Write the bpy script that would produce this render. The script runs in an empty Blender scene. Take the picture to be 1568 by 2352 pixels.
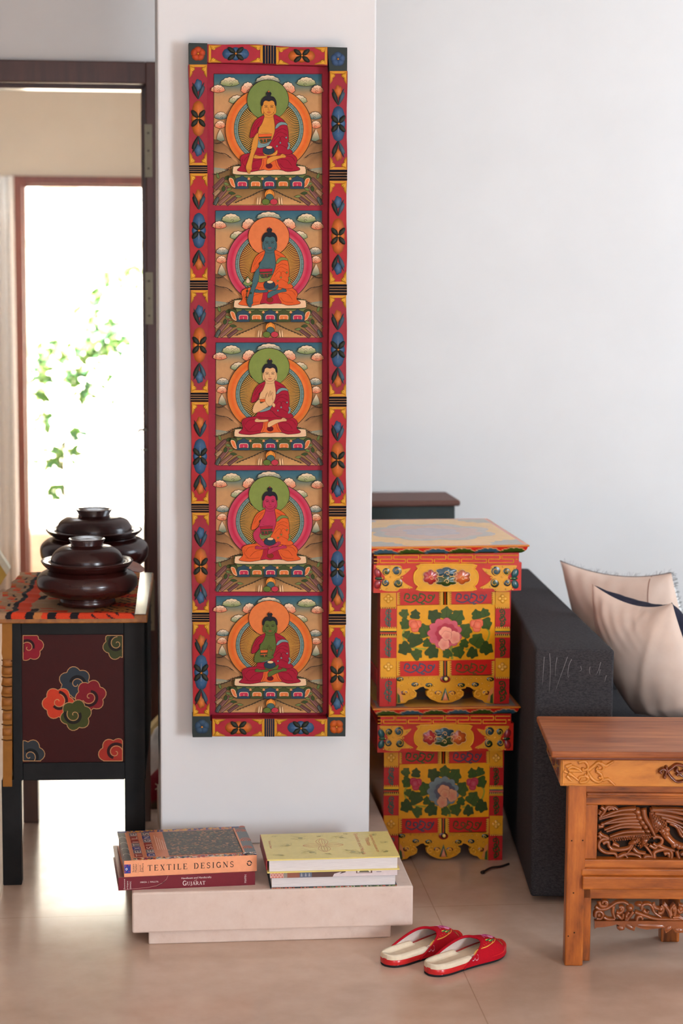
import bpy, bmesh, math, random
from math import sin, cos, tan, pi, radians, atan, atan2, sqrt, hypot
from mathutils import Vector, Matrix
from mathutils.geometry import tessellate_polygon
random.seed(7)
SC = bpy.context.scene
COL = SC.collection
# ------------------------------------------------------------------ camera (frame 1568 x 2352)
FPX, CAMZ, HOR, VPX, ROLL = 4700.0, 1.52, 560.0, 282.0, 0.007
PIT = atan((1176 - HOR) / FPX)
YAW = atan((784 - VPX) / FPX * cos(PIT))
FW = Vector((sin(YAW) * cos(PIT), cos(YAW) * cos(PIT), -sin(PIT)))
r0 = Vector((cos(YAW), -sin(YAW), 0)); u0 = r0.cross(FW)
RT = cos(ROLL) * r0 + sin(ROLL) * u0
UP = -sin(ROLL) * r0 + cos(ROLL) * u0
cam = bpy.data.cameras.new('camera'); camo = bpy.data.objects.new('camera', cam); COL.objects.link(camo)
m = Matrix((RT, UP, -FW)).transposed().to_4x4(); m.translation = (0, 0, CAMZ); camo.matrix_world = m
cam.sensor_fit = 'VERTICAL'; cam.sensor_height = 36; cam.sensor_width = 24; cam.lens = 36 * FPX / 2352
cam.clip_start = .05; cam.clip_end = 200
cam.dof.use_dof = True; cam.dof.focus_distance = 4.5; cam.dof.aperture_fstop = 3.4
SC.camera = camo
# ------------------------------------------------------------------ daylight and added fill lights
SC.view_settings.view_transform = 'Standard'; SC.view_settings.look = 'None'
SC.view_settings.exposure = 0.30; SC.view_settings.gamma = 1.0; SC.view_settings.use_curve_mapping = False
W = bpy.data.worlds.new('daylight'); SC.world = W; W.use_nodes = True
W.node_tree.nodes['Background'].inputs[0].default_value = (.80, .88, 1, 1)
W.node_tree.nodes['Background'].inputs[1].default_value = 3.0
def light(name, typ, loc, target, energy, color=(1, 1, 1), size=None, size_y=None, angle=None):
    l = bpy.data.lights.new(name, typ); l.energy = energy; l.color = color
    if typ == 'AREA':
        l.shape = 'RECTANGLE'; l.size = size; l.size_y = size_y
    if angle is not None: l.angle = angle
    o = bpy.data.objects.new(name, l); COL.objects.link(o); o.location = loc
    o.rotation_euler = (Vector(target) - Vector(loc)).to_track_quat('-Z', 'Y').to_euler()
    return o
light('sun', 'SUN', (-5, 0, 9), (-2, 6, 1.2), 110, (1, .96, .88), angle=.01)
light('window_daylight', 'AREA', (3.44, -.6, 1.2), (.5, 4.7, .9), 128, (.86, .955, 1.04), .95, 1.15)
light('back_wall_fill', 'AREA', (3.44, 5.0, 1.6), (.9, 5.4, 1.2), 25, (.84, .97, 1.08), 1.2, 1.4)  # added fill to brighten the back wall; the side window is made up
light('hall_fill', 'AREA', (-.3, 7.7, 2.46), (-.3, 8.2, 0), 20, (.92, .98, 1.05), .9, .9)  # added fill lifting the dim hall walls, no known lamp there
light('front_fill', 'AREA', (.1, -1.42, 1.1), (.5, 5, .8), 9, (.84, .97, 1.08), 1.6, 2.0)  # added frontal fill from behind the camera, no known door there
SC.cycles.use_denoising = True
SC.cycles.max_bounces = 10; SC.cycles.diffuse_bounces = 6; SC.cycles.glossy_bounces = 4
SC.cycles.caustics_reflective = False; SC.cycles.caustics_refractive = False
SC.cycles.sample_clamp_indirect = 6

# ------------------------------------------------------------------ helpers
def lin(c):
    return tuple(((x / 255) / 12.92 if x / 255 <= .04045 else ((x / 255 + .055) / 1.055) ** 2.4) for x in c[:3])
_lc = {}
def L4(c):
    if c not in _lc: _lc[c] = lin(c) + (1.0,)
    return _lc[c]
def ray(px, py):
    return FW + (px - 784) / FPX * RT - (py - 1176) / FPX * UP
def atY(px, py, Y):
    d = ray(px, py); t = Y / d.y; return Vector((d.x * t, Y, CAMZ + d.z * t))
def atZ(px, py, z):
    d = ray(px, py); t = (z - CAMZ) / d.z; return Vector((d.x * t, d.y * t, z))
def atP(px, py, p, n):
    d = ray(px, py); o = Vector((0, 0, CAMZ)); t = (Vector(p) - o).dot(n) / d.dot(n); return o + d * t
def mix(a, b, t):
    t = max(0, min(1, t)); return tuple(a[i] + (b[i] - a[i]) * t for i in range(3))
def ramp(stops, t):
    for (t0, c0), (t1, c1) in zip(stops, stops[1:]):
        if t <= t1: return mix(c0, c1, (t - t0) / (t1 - t0 + 1e-9))
    return stops[-1][1]
def cr(pts, n=6, closed=False):
    """smooth Catmull-Rom curve through the points"""
    N = len(pts); out = []
    rng = range(N) if closed else range(N - 1)
    for i in rng:
        if closed: p = [pts[(i + k - 1) % N] for k in range(4)]
        else: p = [pts[max(0, min(N - 1, i + k - 1))] for k in range(4)]
        for j in range(n):
            t = j / n
            out.append(tuple(.5 * (2 * p[1][d] + (p[2][d] - p[0][d]) * t + (2 * p[0][d] - 5 * p[1][d] + 4 * p[2][d] - p[3][d]) * t * t
                       + (3 * p[1][d] - p[0][d] - 3 * p[2][d] + p[3][d]) * t ** 3) for d in range(len(pts[0]))))
    if not closed: out.append(tuple(pts[-1]))
    return out
def mirx(pts, cx): return [(2 * cx - x, y) for x, y in pts][::-1]
def spiral(cx, cy, r, turns=1.25, a0=0, d=1, n=16, rin=.15):
    return [(cx + r * (1 - (1 - rin) * i / n) * cos(a0 + d * turns * 2 * pi * i / n),
             cy + r * (1 - (1 - rin) * i / n) * sin(a0 + d * turns * 2 * pi * i / n)) for i in range(n + 1)]

class MB:
    def __init__(s): s.v = []; s.f = []; s.c = []; s.mi = []; s.sm = []
    def face(s, idx, cols, mi=0, sm=False):
        s.f.append(tuple(idx)); s.c.append(cols); s.mi.append(mi); s.sm.append(sm)
    def quad(s, pts, c=(200, 200, 200), mi=0, sm=False):
        b = len(s.v); s.v += [tuple(p) for p in pts]
        s.face(range(b, b + len(pts)), [c] * len(pts) if not isinstance(c, list) else c, mi, sm)
    def box(s, x0, x1, y0, y1, z0, z1, c=(200, 200, 200), mi=0):
        b = len(s.v)
        s.v += [(x0, y0, z0), (x1, y0, z0), (x1, y1, z0), (x0, y1, z0), (x0, y0, z1), (x1, y0, z1), (x1, y1, z1), (x0, y1, z1)]
        for q in ((0, 3, 2, 1), (4, 5, 6, 7), (0, 1, 5, 4), (1, 2, 6, 5), (2, 3, 7, 6), (3, 0, 4, 7)):
            s.face([b + i for i in q], [c] * 4, mi)
        return s
    def xform_from(s, start, M):
        for i in range(start, len(s.v)): s.v[i] = tuple(M @ Vector(s.v[i]))
    def prism(s, pts, fm, w0, w1, c, mi=0):
        """2D outline extruded between heights w0 and w1 of the mapping fm(u,v,w)"""
        b = len(s.v); n = len(pts)
        s.v += [tuple(fm(u, v, w0)) for u, v in pts] + [tuple(fm(u, v, w1)) for u, v in pts]
        cf = c if callable(c) else (lambda u, v: c)
        cs = [cf(u, v) for u, v in pts]
        tris = tessellate_polygon([[Vector((u, v, 0)) for u, v in pts]])
        for t in tris:
            s.face([b + n + i for i in t], [cs[i] for i in t], mi); s.face([b + i for i in t][::-1], [cs[i] for i in t][::-1], mi)
        for i in range(n):
            j = (i + 1) % n; s.face((b + i, b + j, b + n + j, b + n + i), [cs[i], cs[j], cs[j], cs[i]], mi)
    def tube(s, pts, r, c, n=8, mi=0, cap=True):
        pts = [Vector(p) for p in pts]; N = len(pts); b = len(s.v); ref = None
        for i, p in enumerate(pts):
            t = (pts[min(i + 1, N - 1)] - pts[max(i - 1, 0)]).normalized()
            if ref is None: ref = t.orthogonal().normalized()
            ref = (ref - t * ref.dot(t)).normalized(); bi = t.cross(ref)
            rr = r[i] if isinstance(r, (list, tuple)) else r
            s.v += [tuple(p + (cos(2 * pi * k / n) * ref + sin(2 * pi * k / n) * bi) * rr) for k in range(n)]
        for i in range(N - 1):
            for k in range(n):
                k2 = (k + 1) % n
                s.face((b + i * n + k, b + i * n + k2, b + (i + 1) * n + k2, b + (i + 1) * n + k), [c] * 4, mi, True)
        if cap:
            s.face([b + k for k in range(n)][::-1], [c] * n, mi); s.face([b + (N - 1) * n + k for k in range(n)], [c] * n, mi)
    def lathe(s, prof, cx, cy, c, n=64, mi=0, sx=1, sy=1):
        b = len(s.v); N = len(prof)
        for r, z in prof: s.v += [(cx + sx * r * cos(2 * pi * k / n), cy + sy * r * sin(2 * pi * k / n), z) for k in range(n)]
        for i in range(N - 1):
            for k in range(n):
                k2 = (k + 1) % n
                s.face((b + i * n + k, b + i * n + k2, b + (i + 1) * n + k2, b + (i + 1) * n + k), [c] * 4, mi, True)
        s.face([b + k for k in range(n)][::-1], [c] * n, mi, False); s.face([b + (N - 1) * n + k for k in range(n)], [c] * n, mi, False)
    def grid(s, fn, nu, nv, cf, mi=0, sm=True):
        b = len(s.v)
        for j in range(nv + 1):
            for i in range(nu + 1): s.v.append(tuple(fn(i / nu, j / nv)))
        cc = [[cf(i / nu, j / nv) for i in range(nu + 1)] for j in range(nv + 1)] if callable(cf) else None
        for j in range(nv):
            for i in range(nu):
                a = b + j * (nu + 1) + i
                s.face((a, a + 1, a + nu + 2, a + nu + 1), [cc[j][i], cc[j][i + 1], cc[j + 1][i + 1], cc[j + 1][i]] if cc else [cf] * 4, mi, sm)
    def build(s, name, mat, parent=None, bevel=0, bseg=2, sub=0, solid=0):
        me = bpy.data.meshes.new(name); me.from_pydata(s.v, [], s.f)
        at = me.color_attributes.new('Col', 'FLOAT_COLOR', 'CORNER')
        flat = []
        for cs in s.c:
            for c in cs: flat.extend(L4(tuple(c)))
        at.data.foreach_set('color', flat)
        for mm in (mat if isinstance(mat, (list, tuple)) else [mat]): me.materials.append(mm)
        me.polygons.foreach_set('material_index', s.mi); me.polygons.foreach_set('use_smooth', s.sm); me.update()
        o = bpy.data.objects.new(name, me); COL.objects.link(o)
        if parent: o.parent = parent
        if solid:
            md = o.modifiers.new('thickness', 'SOLIDIFY'); md.thickness = solid; md.offset = 0
        if sub:
            md = o.modifiers.new('smooth', 'SUBSURF'); md.levels = sub; md.render_levels = sub
        if bevel:
            md = o.modifiers.new('bevel', 'BEVEL'); md.width = bevel; md.segments = bseg; md.limit_method = 'ANGLE'; md.angle_limit = radians(40)
        return o

class Cv:
    """paint on a surface: every stroke is a thin layer of pigment or a low relief on the mapping f(u,v,w)"""
    def __init__(s, mb, f, st=2.2e-5, w=2e-5, mi=0): s.mb = mb; s.f = f; s.st = st; s.w = w; s.mi = mi
    def cf(s, c): return c if callable(c) else (lambda u, v: c)
    def poly(s, pts, c, ol=None, lw=1.0, mi=None):
        s.w += s.st; f = s.cf(c); b = len(s.mb.v); s.mb.v += [tuple(s.f(u, v, s.w)) for u, v in pts]
        cs = [f(u, v) for u, v in pts]
        for t in tessellate_polygon([[Vector((u, v, 0)) for u, v in pts]]):
            s.mb.face([b + i for i in t], [cs[i] for i in t], s.mi if mi is None else mi)
        if ol: s.line(list(pts) + [pts[0]], lw, ol, mi)
    def fan(s, pts, cc, ce, ctr=None, ol=None, lw=1.0):
        s.w += s.st; n = len(pts)
        if ctr is None: ctr = (sum(p[0] for p in pts) / n, sum(p[1] for p in pts) / n)
        fe = s.cf(ce); b = len(s.mb.v); s.mb.v += [tuple(s.f(ctr[0], ctr[1], s.w))] + [tuple(s.f(u, v, s.w)) for u, v in pts]
        cs = [fe(u, v) for u, v in pts]
        for i in range(n):
            j = (i + 1) % n; s.mb.face((b, b + 1 + i, b + 1 + j), [cc, cs[i], cs[j]], s.mi)
        if ol: s.line(list(pts) + [pts[0]], lw, ol)
    def ell(s, cx, cy, rx, ry, c, n=28, rot=0, ol=None, lw=1.0, cc=None):
        pts = [(cx + rx * cos(a) * cos(rot) - ry * sin(a) * sin(rot), cy + rx * cos(a) * sin(rot) + ry * sin(a) * cos(rot))
               for a in [2 * pi * k / n for k in range(n)]]
        if cc: s.fan(pts, cc, c, (cx, cy), ol, lw)
        else: s.poly(pts, c, ol, lw)
    def band(s, A, B, ca, cb):
        s.w += s.st; b = len(s.mb.v); n = len(A)
        s.mb.v += [tuple(s.f(u, v, s.w)) for u, v in A] + [tuple(s.f(u, v, s.w)) for u, v in B]
        for i in range(n - 1): s.mb.face((b + i, b + i + 1, b + n + i + 1, b + n + i), [ca, ca, cb, cb], s.mi)
    def offs(s, pts, w):
        n = len(pts); A = []; B = []
        for i, (u, v) in enumerate(pts):
            p = pts[max(i - 1, 0)]; q = pts[min(i + 1, n - 1)]; dx, dy = q[0] - p[0], q[1] - p[1]; l = hypot(dx, dy) or 1
            ww = (w[i] if isinstance(w, (list, tuple)) else w) / 2
            A.append((u - dy / l * ww, v + dx / l * ww)); B.append((u + dy / l * ww, v - dx / l * ww))
        return A, B
    def line(s, pts, w, c, mi=None):
        A, B = s.offs(pts, w); m0 = s.mi
        if mi is not None: s.mi = mi
        s.band(A, B, c, c); s.mi = m0
    def tap(s, pts, w, c, c2=None):
        n = len(pts); A, B = s.offs(pts, [w * (1 - .85 * i / (n - 1)) for i in range(n)]); s.band(A, B, c, c2 or c)
    def rib(s, pts, w, h, c, tip=.5):
        """raised rounded ribbon"""
        s.w += s.st; n = len(pts); b = len(s.mb.v)
        ws = [w * (1 - (1 - tip) * i / (n - 1)) for i in range(n)] if tip != 1 else [w] * n
        A, B = s.offs(pts, ws); A2, B2 = s.offs(pts, [x * .62 for x in ws])
        for R, hh in ((A, 0), (A2, .8 * h), (pts, h), (B2, .8 * h), (B, 0)):
            s.mb.v += [tuple(s.f(u, v, s.w + hh)) for u, v in R]
        for k in range(4):
            for i in range(n - 1):
                a = b + k * n + i; s.mb.face((a, a + 1, a + n + 1, a + n), [c] * 4, s.mi, True)
        for e in (0, n - 1): s.mb.face([b + k * n + e for k in range(5)], [c] * 5, s.mi, True)
    def dome(s, pts, h, c, cc=None, ctr=None, k=.6):
        """polygon swelling up to height h"""
        s.w += s.st; n = len(pts)
        if ctr is None: ctr = (sum(p[0] for p in pts) / n, sum(p[1] for p in pts) / n)
        cc = cc or c; b = len(s.mb.v); cm = mix(c, cc, .6)
        R2 = [(ctr[0] + (u - ctr[0]) * k, ctr[1] + (v - ctr[1]) * k) for u, v in pts]
        s.mb.v += [tuple(s.f(u, v, s.w)) for u, v in pts] + [tuple(s.f(u, v, s.w + .75 * h)) for u, v in R2] + [tuple(s.f(ctr[0], ctr[1], s.w + h))]
        for i in range(n):
            j = (i + 1) % n
            s.mb.face((b + i, b + j, b + n + j, b + n + i), [c, c, cm, cm], s.mi, True); s.mb.face((b + n + i, b + n + j, b + 2 * n), [cm, cm, cc], s.mi, True)
    def domee(s, cx, cy, rx, ry, h, c, cc=None, n=18, rot=0):
        s.dome([(cx + rx * cos(a) * cos(rot) - ry * sin(a) * sin(rot), cy + rx * cos(a) * sin(rot) + ry * sin(a) * cos(rot))
                for a in [2 * pi * q / n for q in range(n)]], h, c, cc, (cx, cy))
    def slab(s, pts, h, c, mi=None):
        s.mb.prism(pts, s.f, s.w, s.w + h, c, s.mi if mi is None else mi)
    def sub(s, w): return Cv(s.mb, s.f, s.st, s.w + w, s.mi)

def leafpts(x, y, l, w, rot, n=8):
    """almond leaf starting at x,y pointing along rot"""
    P = [(l * i / n, w / 2 * sin(pi * (i / n) ** .8)) for i in range(n + 1)] + [(l * i / n, -w / 2 * sin(pi * (i / n) ** .8)) for i in range(n - 1, 0, -1)]
    return [(x + a * cos(rot) - b * sin(rot), y + a * sin(rot) + b * cos(rot)) for a, b in P]
def scallop(cx, cy, rx, ry, nb, depth=.16, rot=0, n=None, a0=0):
    n = n or nb * 6; out = []
    for i in range(n):
        a = 2 * pi * i / n; q = 1 - depth + depth * abs(sin(nb * a / 2 + a0)) * 1.6
        x, y = rx * q * cos(a), ry * q * sin(a); out.append((cx + x * cos(rot) - y * sin(rot), cy + x * sin(rot) + y * cos(rot)))
    return out

# ------------------------------------------------------------------ things, parts, labels
def tag(o, label=None, cat=None, group=None, kind=None):
    if label: o['label'] = label
    if cat: o['category'] = cat
    if group: o['group'] = group
    if kind: o['kind'] = kind
    return o
def thing(name, label, cat, loc=(0, 0, 0), rz=0, group=None, scale=1):
    o = bpy.data.objects.new(name, None); COL.objects.link(o); o.location = loc; o.rotation_euler = (0, 0, rz); o.scale = (scale,) * 3
    o.empty_display_size = .05
    return tag(o, label, cat, group)
def struct(o): o['kind'] = 'structure'; return o
def copy_tree(o, parent=None):
    c = o.copy(); COL.objects.link(c)
    if parent: c.parent = parent
    for ch in list(o.children): copy_tree(ch, c)
    return c

# ------------------------------------------------------------------ materials
def nm(name):
    m = bpy.data.materials.new(name); m.use_nodes = True; nt = m.node_tree
    return m, nt, nt.nodes, nt.links, nt.nodes['Principled BSDF']
def add_bump(nt, b, src, strength, dist=.002):
    bp = nt.nodes.new('ShaderNodeBump'); bp.inputs['Strength'].default_value = strength; bp.inputs['Distance'].default_value = dist
    nt.links.new(src, bp.inputs['Height']); nt.links.new(bp.outputs[0], b.inputs['Normal'])
def noise(nt, scale, detail=4, rough=.5, stretch=None, coord='Object'):
    tc = nt.nodes.new('ShaderNodeTexCoord'); n = nt.nodes.new('ShaderNodeTexNoise'); n.inputs['Scale'].default_value = scale
    n.inputs['Detail'].default_value = detail; n.inputs['Roughness'].default_value = rough; src = tc.outputs[coord]
    if stretch:
        mp = nt.nodes.new('ShaderNodeMapping'); mp.inputs['Scale'].default_value = stretch; nt.links.new(src, mp.inputs[0]); src = mp.outputs[0]
    nt.links.new(src, n.inputs['Vector']); return n
def cramp(nt, fac, stops):
    r = nt.nodes.new('ShaderNodeValToRGB'); e = r.color_ramp.elements
    while len(e) < len(stops): e.new(.5)
    for i, (p, c) in enumerate(stops): e[i].position = p; e[i].color = lin(c) + (1,)
    nt.links.new(fac, r.inputs[0]); return r
def paint_mat(name, rough=.5, spec=.35, var=.12, nscale=60, bump=0, bscale=200, coat=0, stretch=None, k=1):
    """pigment: the colour each painted element has, with slight unevenness"""
    m, nt, N, K, b = nm(name)
    a = N.new('ShaderNodeAttribute'); a.attribute_name = 'Col'
    n = noise(nt, nscale, 5, .6, stretch); mr = N.new('ShaderNodeMapRange'); mr.inputs['To Min'].default_value = k * (1 - var); mr.inputs['To Max'].default_value = k * (1 + var)
    mr.inputs['From Min'].default_value = .25; mr.inputs['From Max'].default_value = .75
    K.new(n.outputs['Fac'], mr.inputs['Value'])
    vm = N.new('ShaderNodeVectorMath'); vm.operation = 'SCALE'; K.new(a.outputs['Color'], vm.inputs[0]); K.new(mr.outputs[0], vm.inputs['Scale'])
    K.new(vm.outputs[0], b.inputs['Base Color']); b.inputs['Roughness'].default_value = rough; b.inputs['Specular IOR Level'].default_value = spec
    b.inputs['Coat Weight'].default_value = coat; b.inputs['Coat Roughness'].default_value = .15
    if bump: add_bump(nt, b, noise(nt, bscale, 4, .6, stretch).outputs['Fac'], bump)
    return m
def noise_mat(name, stops, scale, rough=.6, spec=.3, detail=6, nrough=.6, stretch=None, bump=0, bscale=None, dist=.002, coat=0, coord='Object'):
    m, nt, N, K, b = nm(name)
    n = noise(nt, scale, detail, nrough, stretch, coord); r = cramp(nt, n.outputs['Fac'], stops); K.new(r.outputs[0], b.inputs['Base Color'])
    b.inputs['Roughness'].default_value = rough; b.inputs['Specular IOR Level'].default_value = spec
    b.inputs['Coat Weight'].default_value = coat; b.inputs['Coat Roughness'].default_value = .12
    if bump: add_bump(nt, b, (noise(nt, bscale, 5, .6, stretch, coord) if bscale else n).outputs['Fac'], bump, dist)
    return m
def wood_mat(name, stops, scale=9, stretch=(1, 8, 8), rough=.4, coat=.3, bump=.05, spec=.4):
    m, nt, N, K, b = nm(name)
    n1 = noise(nt, scale, 8, .65, stretch); n2 = noise(nt, scale * .35, 3, .5, stretch)
    mx = N.new('ShaderNodeMath'); mx.operation = 'MULTIPLY_ADD'; mx.inputs[1].default_value = .55; K.new(n1.outputs['Fac'], mx.inputs[0])
    m2 = N.new('ShaderNodeMath'); m2.operation = 'MULTIPLY'; m2.inputs[1].default_value = .45; K.new(n2.outputs['Fac'], m2.inputs[0]); K.new(m2.outputs[0], mx.inputs[2])
    r = cramp(nt, mx.outputs[0], stops); K.new(r.outputs[0], b.inputs['Base Color'])
    b.inputs['Roughness'].default_value = rough; b.inputs['Coat Weight'].default_value = coat; b.inputs['Coat Roughness'].default_value = .15; b.inputs['Specular IOR Level'].default_value = spec
    add_bump(nt, b, n1.outputs['Fac'], bump)
    return m
M = {}
M['paint'] = paint_mat('painted_wood', .5, .18, .10, 55, .06, 260, k=.86)
M['gloss'] = paint_mat('enamel_paint', .25, .4, .10, 45, .08, 160, .15)
M['matte'] = paint_mat('matte_pigment', .8, .2, .08, 80, .05, 300)
M['print'] = paint_mat('printed_paper', .35, .4, .05, 90)
M['fabric'] = paint_mat('woven_cloth', .9, .1, .10, 260, .25, 900)
M['wall'] = noise_mat('white_wall_paint', [(.3, (221, 219, 217)), (.7, (227, 225, 223))], 3, .75, .25, bump=.02, bscale=180, dist=.001)
M['column_paint'] = noise_mat('white_column_paint', [(.3, (212, 211, 211)), (.7, (218, 217, 217))], 2.5, .6, .3, bump=.03, bscale=60, dist=.001)
M['unseen_wall'] = noise_mat('low_bounce_grey', [(.3, (128, 126, 124)), (.7, (136, 134, 132))], 3, .8)  # grey put on the unseen walls to cut bounced light
M['beige'] = noise_mat('beige_wall_paint', [(.3, (206, 192, 172)), (.7, (214, 200, 180))], 3, .8)
M['ceiling'] = noise_mat('ceiling_white', [(.3, (206, 205, 203)), (.7, (212, 211, 209))], 3, .8)
M['doorwood'] = wood_mat('dark_door_wood', [(.3, (52, 26, 20)), (.7, (86, 46, 36))], 6, (8, 8, 1), .45, .2)
M['doorwood2'] = wood_mat('brown_door_wood', [(.3, (96, 46, 34)), (.7, (130, 70, 54))], 6, (8, 8, 1), .45, .2)
M['stone'] = noise_mat('limestone', [(.2, (196, 172, 156)), (.42, (212, 190, 176)), (.75, (219, 200, 187))], 26, .75, .25, 9, .7, bump=.12, bscale=120)
M['metal'] = noise_mat('dull_steel', [(.3, (120, 116, 108)), (.7, (160, 156, 146))], 30, .35); M['metal'].node_tree.nodes['Principled BSDF'].inputs['Metallic'].default_value = .8
M['pot'] = noise_mat('dark_lacquer', [(.3, (40, 14, 12)), (.7, (54, 20, 17))], 6, .24, .4, coat=.15)
M['sofa'] = noise_mat('charcoal_weave', [(.35, (44, 42, 44)), (.65, (66, 63, 65))], 330, .95, .15, 4, .7, (.5, 1, 1), .35, 700, .001)
M['cushion'] = noise_mat('beige_cotton', [(.3, (220, 195, 178)), (.7, (230, 207, 191))], 12, .9, .1, bump=.2, bscale=700, dist=.0006)
M['cushion_back'] = noise_mat('navy_cotton', [(.3, (26, 26, 40)), (.7, (48, 46, 60))], 30, .9, .1, bump=.2, bscale=700, dist=.0006)
M['white_cloth'] = noise_mat('white_cotton', [(.3, (236, 232, 228)), (.7, (244, 242, 238))], 12, .9, .1)
M['orange_wood'] = wood_mat('honey_teak', [(.36, (92, 40, 8)), (.46, (146, 74, 20)), (.54, (168, 90, 28)), (.64, (194, 112, 40))], 7, (1.2, 7, 7), .42, .2)
M['orange_wood_v'] = wood_mat('honey_teak_upright', [(.36, (92, 40, 8)), (.46, (150, 76, 20)), (.54, (172, 92, 28)), (.64, (198, 116, 42))], 7, (7, 7, 1.2), .42, .2)
M['top_wood'] = wood_mat('red_teak_top', [(.36, (112, 52, 20)), (.5, (150, 82, 40)), (.64, (176, 106, 58))], 6, (1, 9, 9), .5, .08, spec=.3)
M['apron_wood'] = wood_mat('pale_honey_wood', [(.34, (136, 74, 18)), (.46, (186, 112, 38)), (.64, (214, 142, 58))], 5, (1.5, 5, 5), .42, .25)
M['carve_wood'] = noise_mat('carved_teak', [(.3, (112, 54, 20)), (.7, (150, 80, 36))], 20, .32, .5, coat=.4)
M['red_wood'] = noise_mat('red_varnished_wood', [(.3, (98, 42, 20)), (.7, (124, 58, 30))], 20, .25, .5, coat=.5)
M['gold_wood'] = noise_mat('worn_gold_paint', [(.3, (112, 62, 20)), (.55, (150, 92, 32)), (.8, (176, 120, 44))], 40, .45, .5, bump=.2, bscale=120)
M['black_wood'] = noise_mat('black_painted_wood', [(.3, (17, 17, 17)), (.7, (28, 27, 27))], 14, .6, .2, bump=.05)
M['paper'] = noise_mat('page_edges', [(.35, (206, 198, 196)), (.65, (226, 220, 218))], 30, .8, .2, 4, .5, (1, 1, 60))
def floor_mat():
    m, nt, N, K, b = nm('polished_marble')
    n1 = noise(nt, 1.6, 8, .62); n2 = noise(nt, 9, 6, .6)
    mx = N.new('ShaderNodeMath'); mx.operation = 'MULTIPLY_ADD'; mx.inputs[1].default_value = .35; K.new(n2.outputs['Fac'], mx.inputs[0])
    m2 = N.new('ShaderNodeMath'); m2.operation = 'MULTIPLY'; m2.inputs[1].default_value = .65; K.new(n1.outputs['Fac'], m2.inputs[0]); K.new(m2.outputs[0], mx.inputs[2])
    r = cramp(nt, mx.outputs[0], [(.3, (178, 150, 130)), (.5, (197, 170, 151)), (.7, (211, 187, 169))])
    # tile joints
    tc = N.new('ShaderNodeTexCoord'); mp = N.new('ShaderNodeMapping'); mp.inputs['Location'].default_value = (.30, .37, 0); K.new(tc.outputs['Object'], mp.inputs[0])
    bk = N.new('ShaderNodeTexBrick'); bk.offset = 0; bk.inputs['Scale'].default_value = 1; bk.inputs['Mortar Size'].default_value = .0012; bk.inputs['Mortar Smooth'].default_value = .2
    bk.inputs['Brick Width'].default_value = 1.0; bk.inputs['Row Height'].default_value = .98; K.new(mp.outputs[0], bk.inputs['Vector'])
    mc = N.new('ShaderNodeMixRGB'); mc.blend_type = 'MULTIPLY'; mc.inputs[2].default_value = lin((222, 214, 208)) + (1,)
    K.new(bk.outputs['Fac'], mc.inputs[0]); K.new(r.outputs[0], mc.inputs[1]); K.new(mc.outputs[0], b.inputs['Base Color'])
    b.inputs['Roughness'].default_value = .2; b.inputs['Specular IOR Level'].default_value = .5
    n3 = noise(nt, 14, 6, .7); mr = N.new('ShaderNodeMapRange'); mr.inputs['To Min'].default_value = .12; mr.inputs['To Max'].default_value = .3; K.new(n3.outputs['Fac'], mr.inputs['Value']); K.new(mr.outputs[0], b.inputs['Roughness'])
    return m
M['floor'] = floor_mat()
# ================================================================== ROOM SHELL
def sbox(name, mat, *boxes, bevel=0):
    mb = MB()
    for q in boxes: mb.box(*q)
    return struct(mb.build(name, mat, bevel=bevel))
WY = 6.0                                   # wall with the door, behind everything
sbox('floor', M['floor'], (-2.2, 3.5, -1.5, WY, -.1, 0))
sbox('ceiling', M['ceiling'], (-2.2, 3.5, -1.5, WY, 2.75, 2.85))
sbox('wall_left', M['unseen_wall'], (-2.3, -2.2, -1.5, WY, 0, 2.75))
# right wall window; far right and front openings added for the fill lights
sbox('wall_right', M['unseen_wall'], (3.5, 3.6, -1.5, -1.3, 0, 2.75), (3.5, 3.6, .4, 4.4, 0, 2.75), (3.5, 3.6, 5.6, WY, 0, 2.75), (3.5, 3.6, 4.4, 5.6, 0, .9), (3.5, 3.6, 4.4, 5.6, 2.3, 2.75), (3.5, 3.6, -1.3, .4, 0, .5), (3.5, 3.6, -1.3, .4, 2.5, 2.75))
sbox('wall_front', M['unseen_wall'], (-2.2, -1.1, -1.6, -1.5, 0, 2.75), (.7, 3.5, -1.6, -1.5, 0, 2.75), (-1.1, .7, -1.6, -1.5, 2.6, 2.75))
JX0, JX1, HZ = -.75, .062, 1.968           # clear opening of the near door
FWD = .075
wb = MB()
wb.box(-2.2, JX0 - FWD, WY, WY + .12, 0, 2.75); wb.box(JX1 + FWD, 3.5, WY, WY + .12, 0, 2.75); wb.box(JX0 - FWD, JX1 + FWD, WY, WY + .12, HZ + .06, 2.75)
struct(wb.build('wall_back', M['wall']))
def frame(name, mat, x0, x1, z1, y0, y1, fw, fh, rebate):
    """timber door frame with a rebate step, each member its own part"""
    root = thing(name, None, None); struct(root)
    jl = MB(); jl.box(x0 - fw, x0, y0, y1, 0, z1 + fh); jl.box(x0 - fw * .35, x0 + .012, y0 + rebate, y1, 0, z1); jl.build('jamb', mat, root, .003)
    jr = MB(); jr.box(x1, x1 + fw, y0, y1, 0, z1 + fh); jr.box(x1 - .012, x1 + fw * .35, y0 + rebate, y1, 0, z1); jo = jr.build('jamb', mat, root, .003)
    hd = MB(); hd.box(x0, x1, y0, y1, z1, z1 + fh); hd.box(x0, x1, y0 + rebate, y1, z1 - .012, z1 + .01); hd.build('head_rail', mat, root, .003)
    return root, jo
d1, j1 = frame('door_1', M['doorwood'], JX0, JX1, HZ, WY - .03, WY + .14, FWD, .062, .06)
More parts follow.
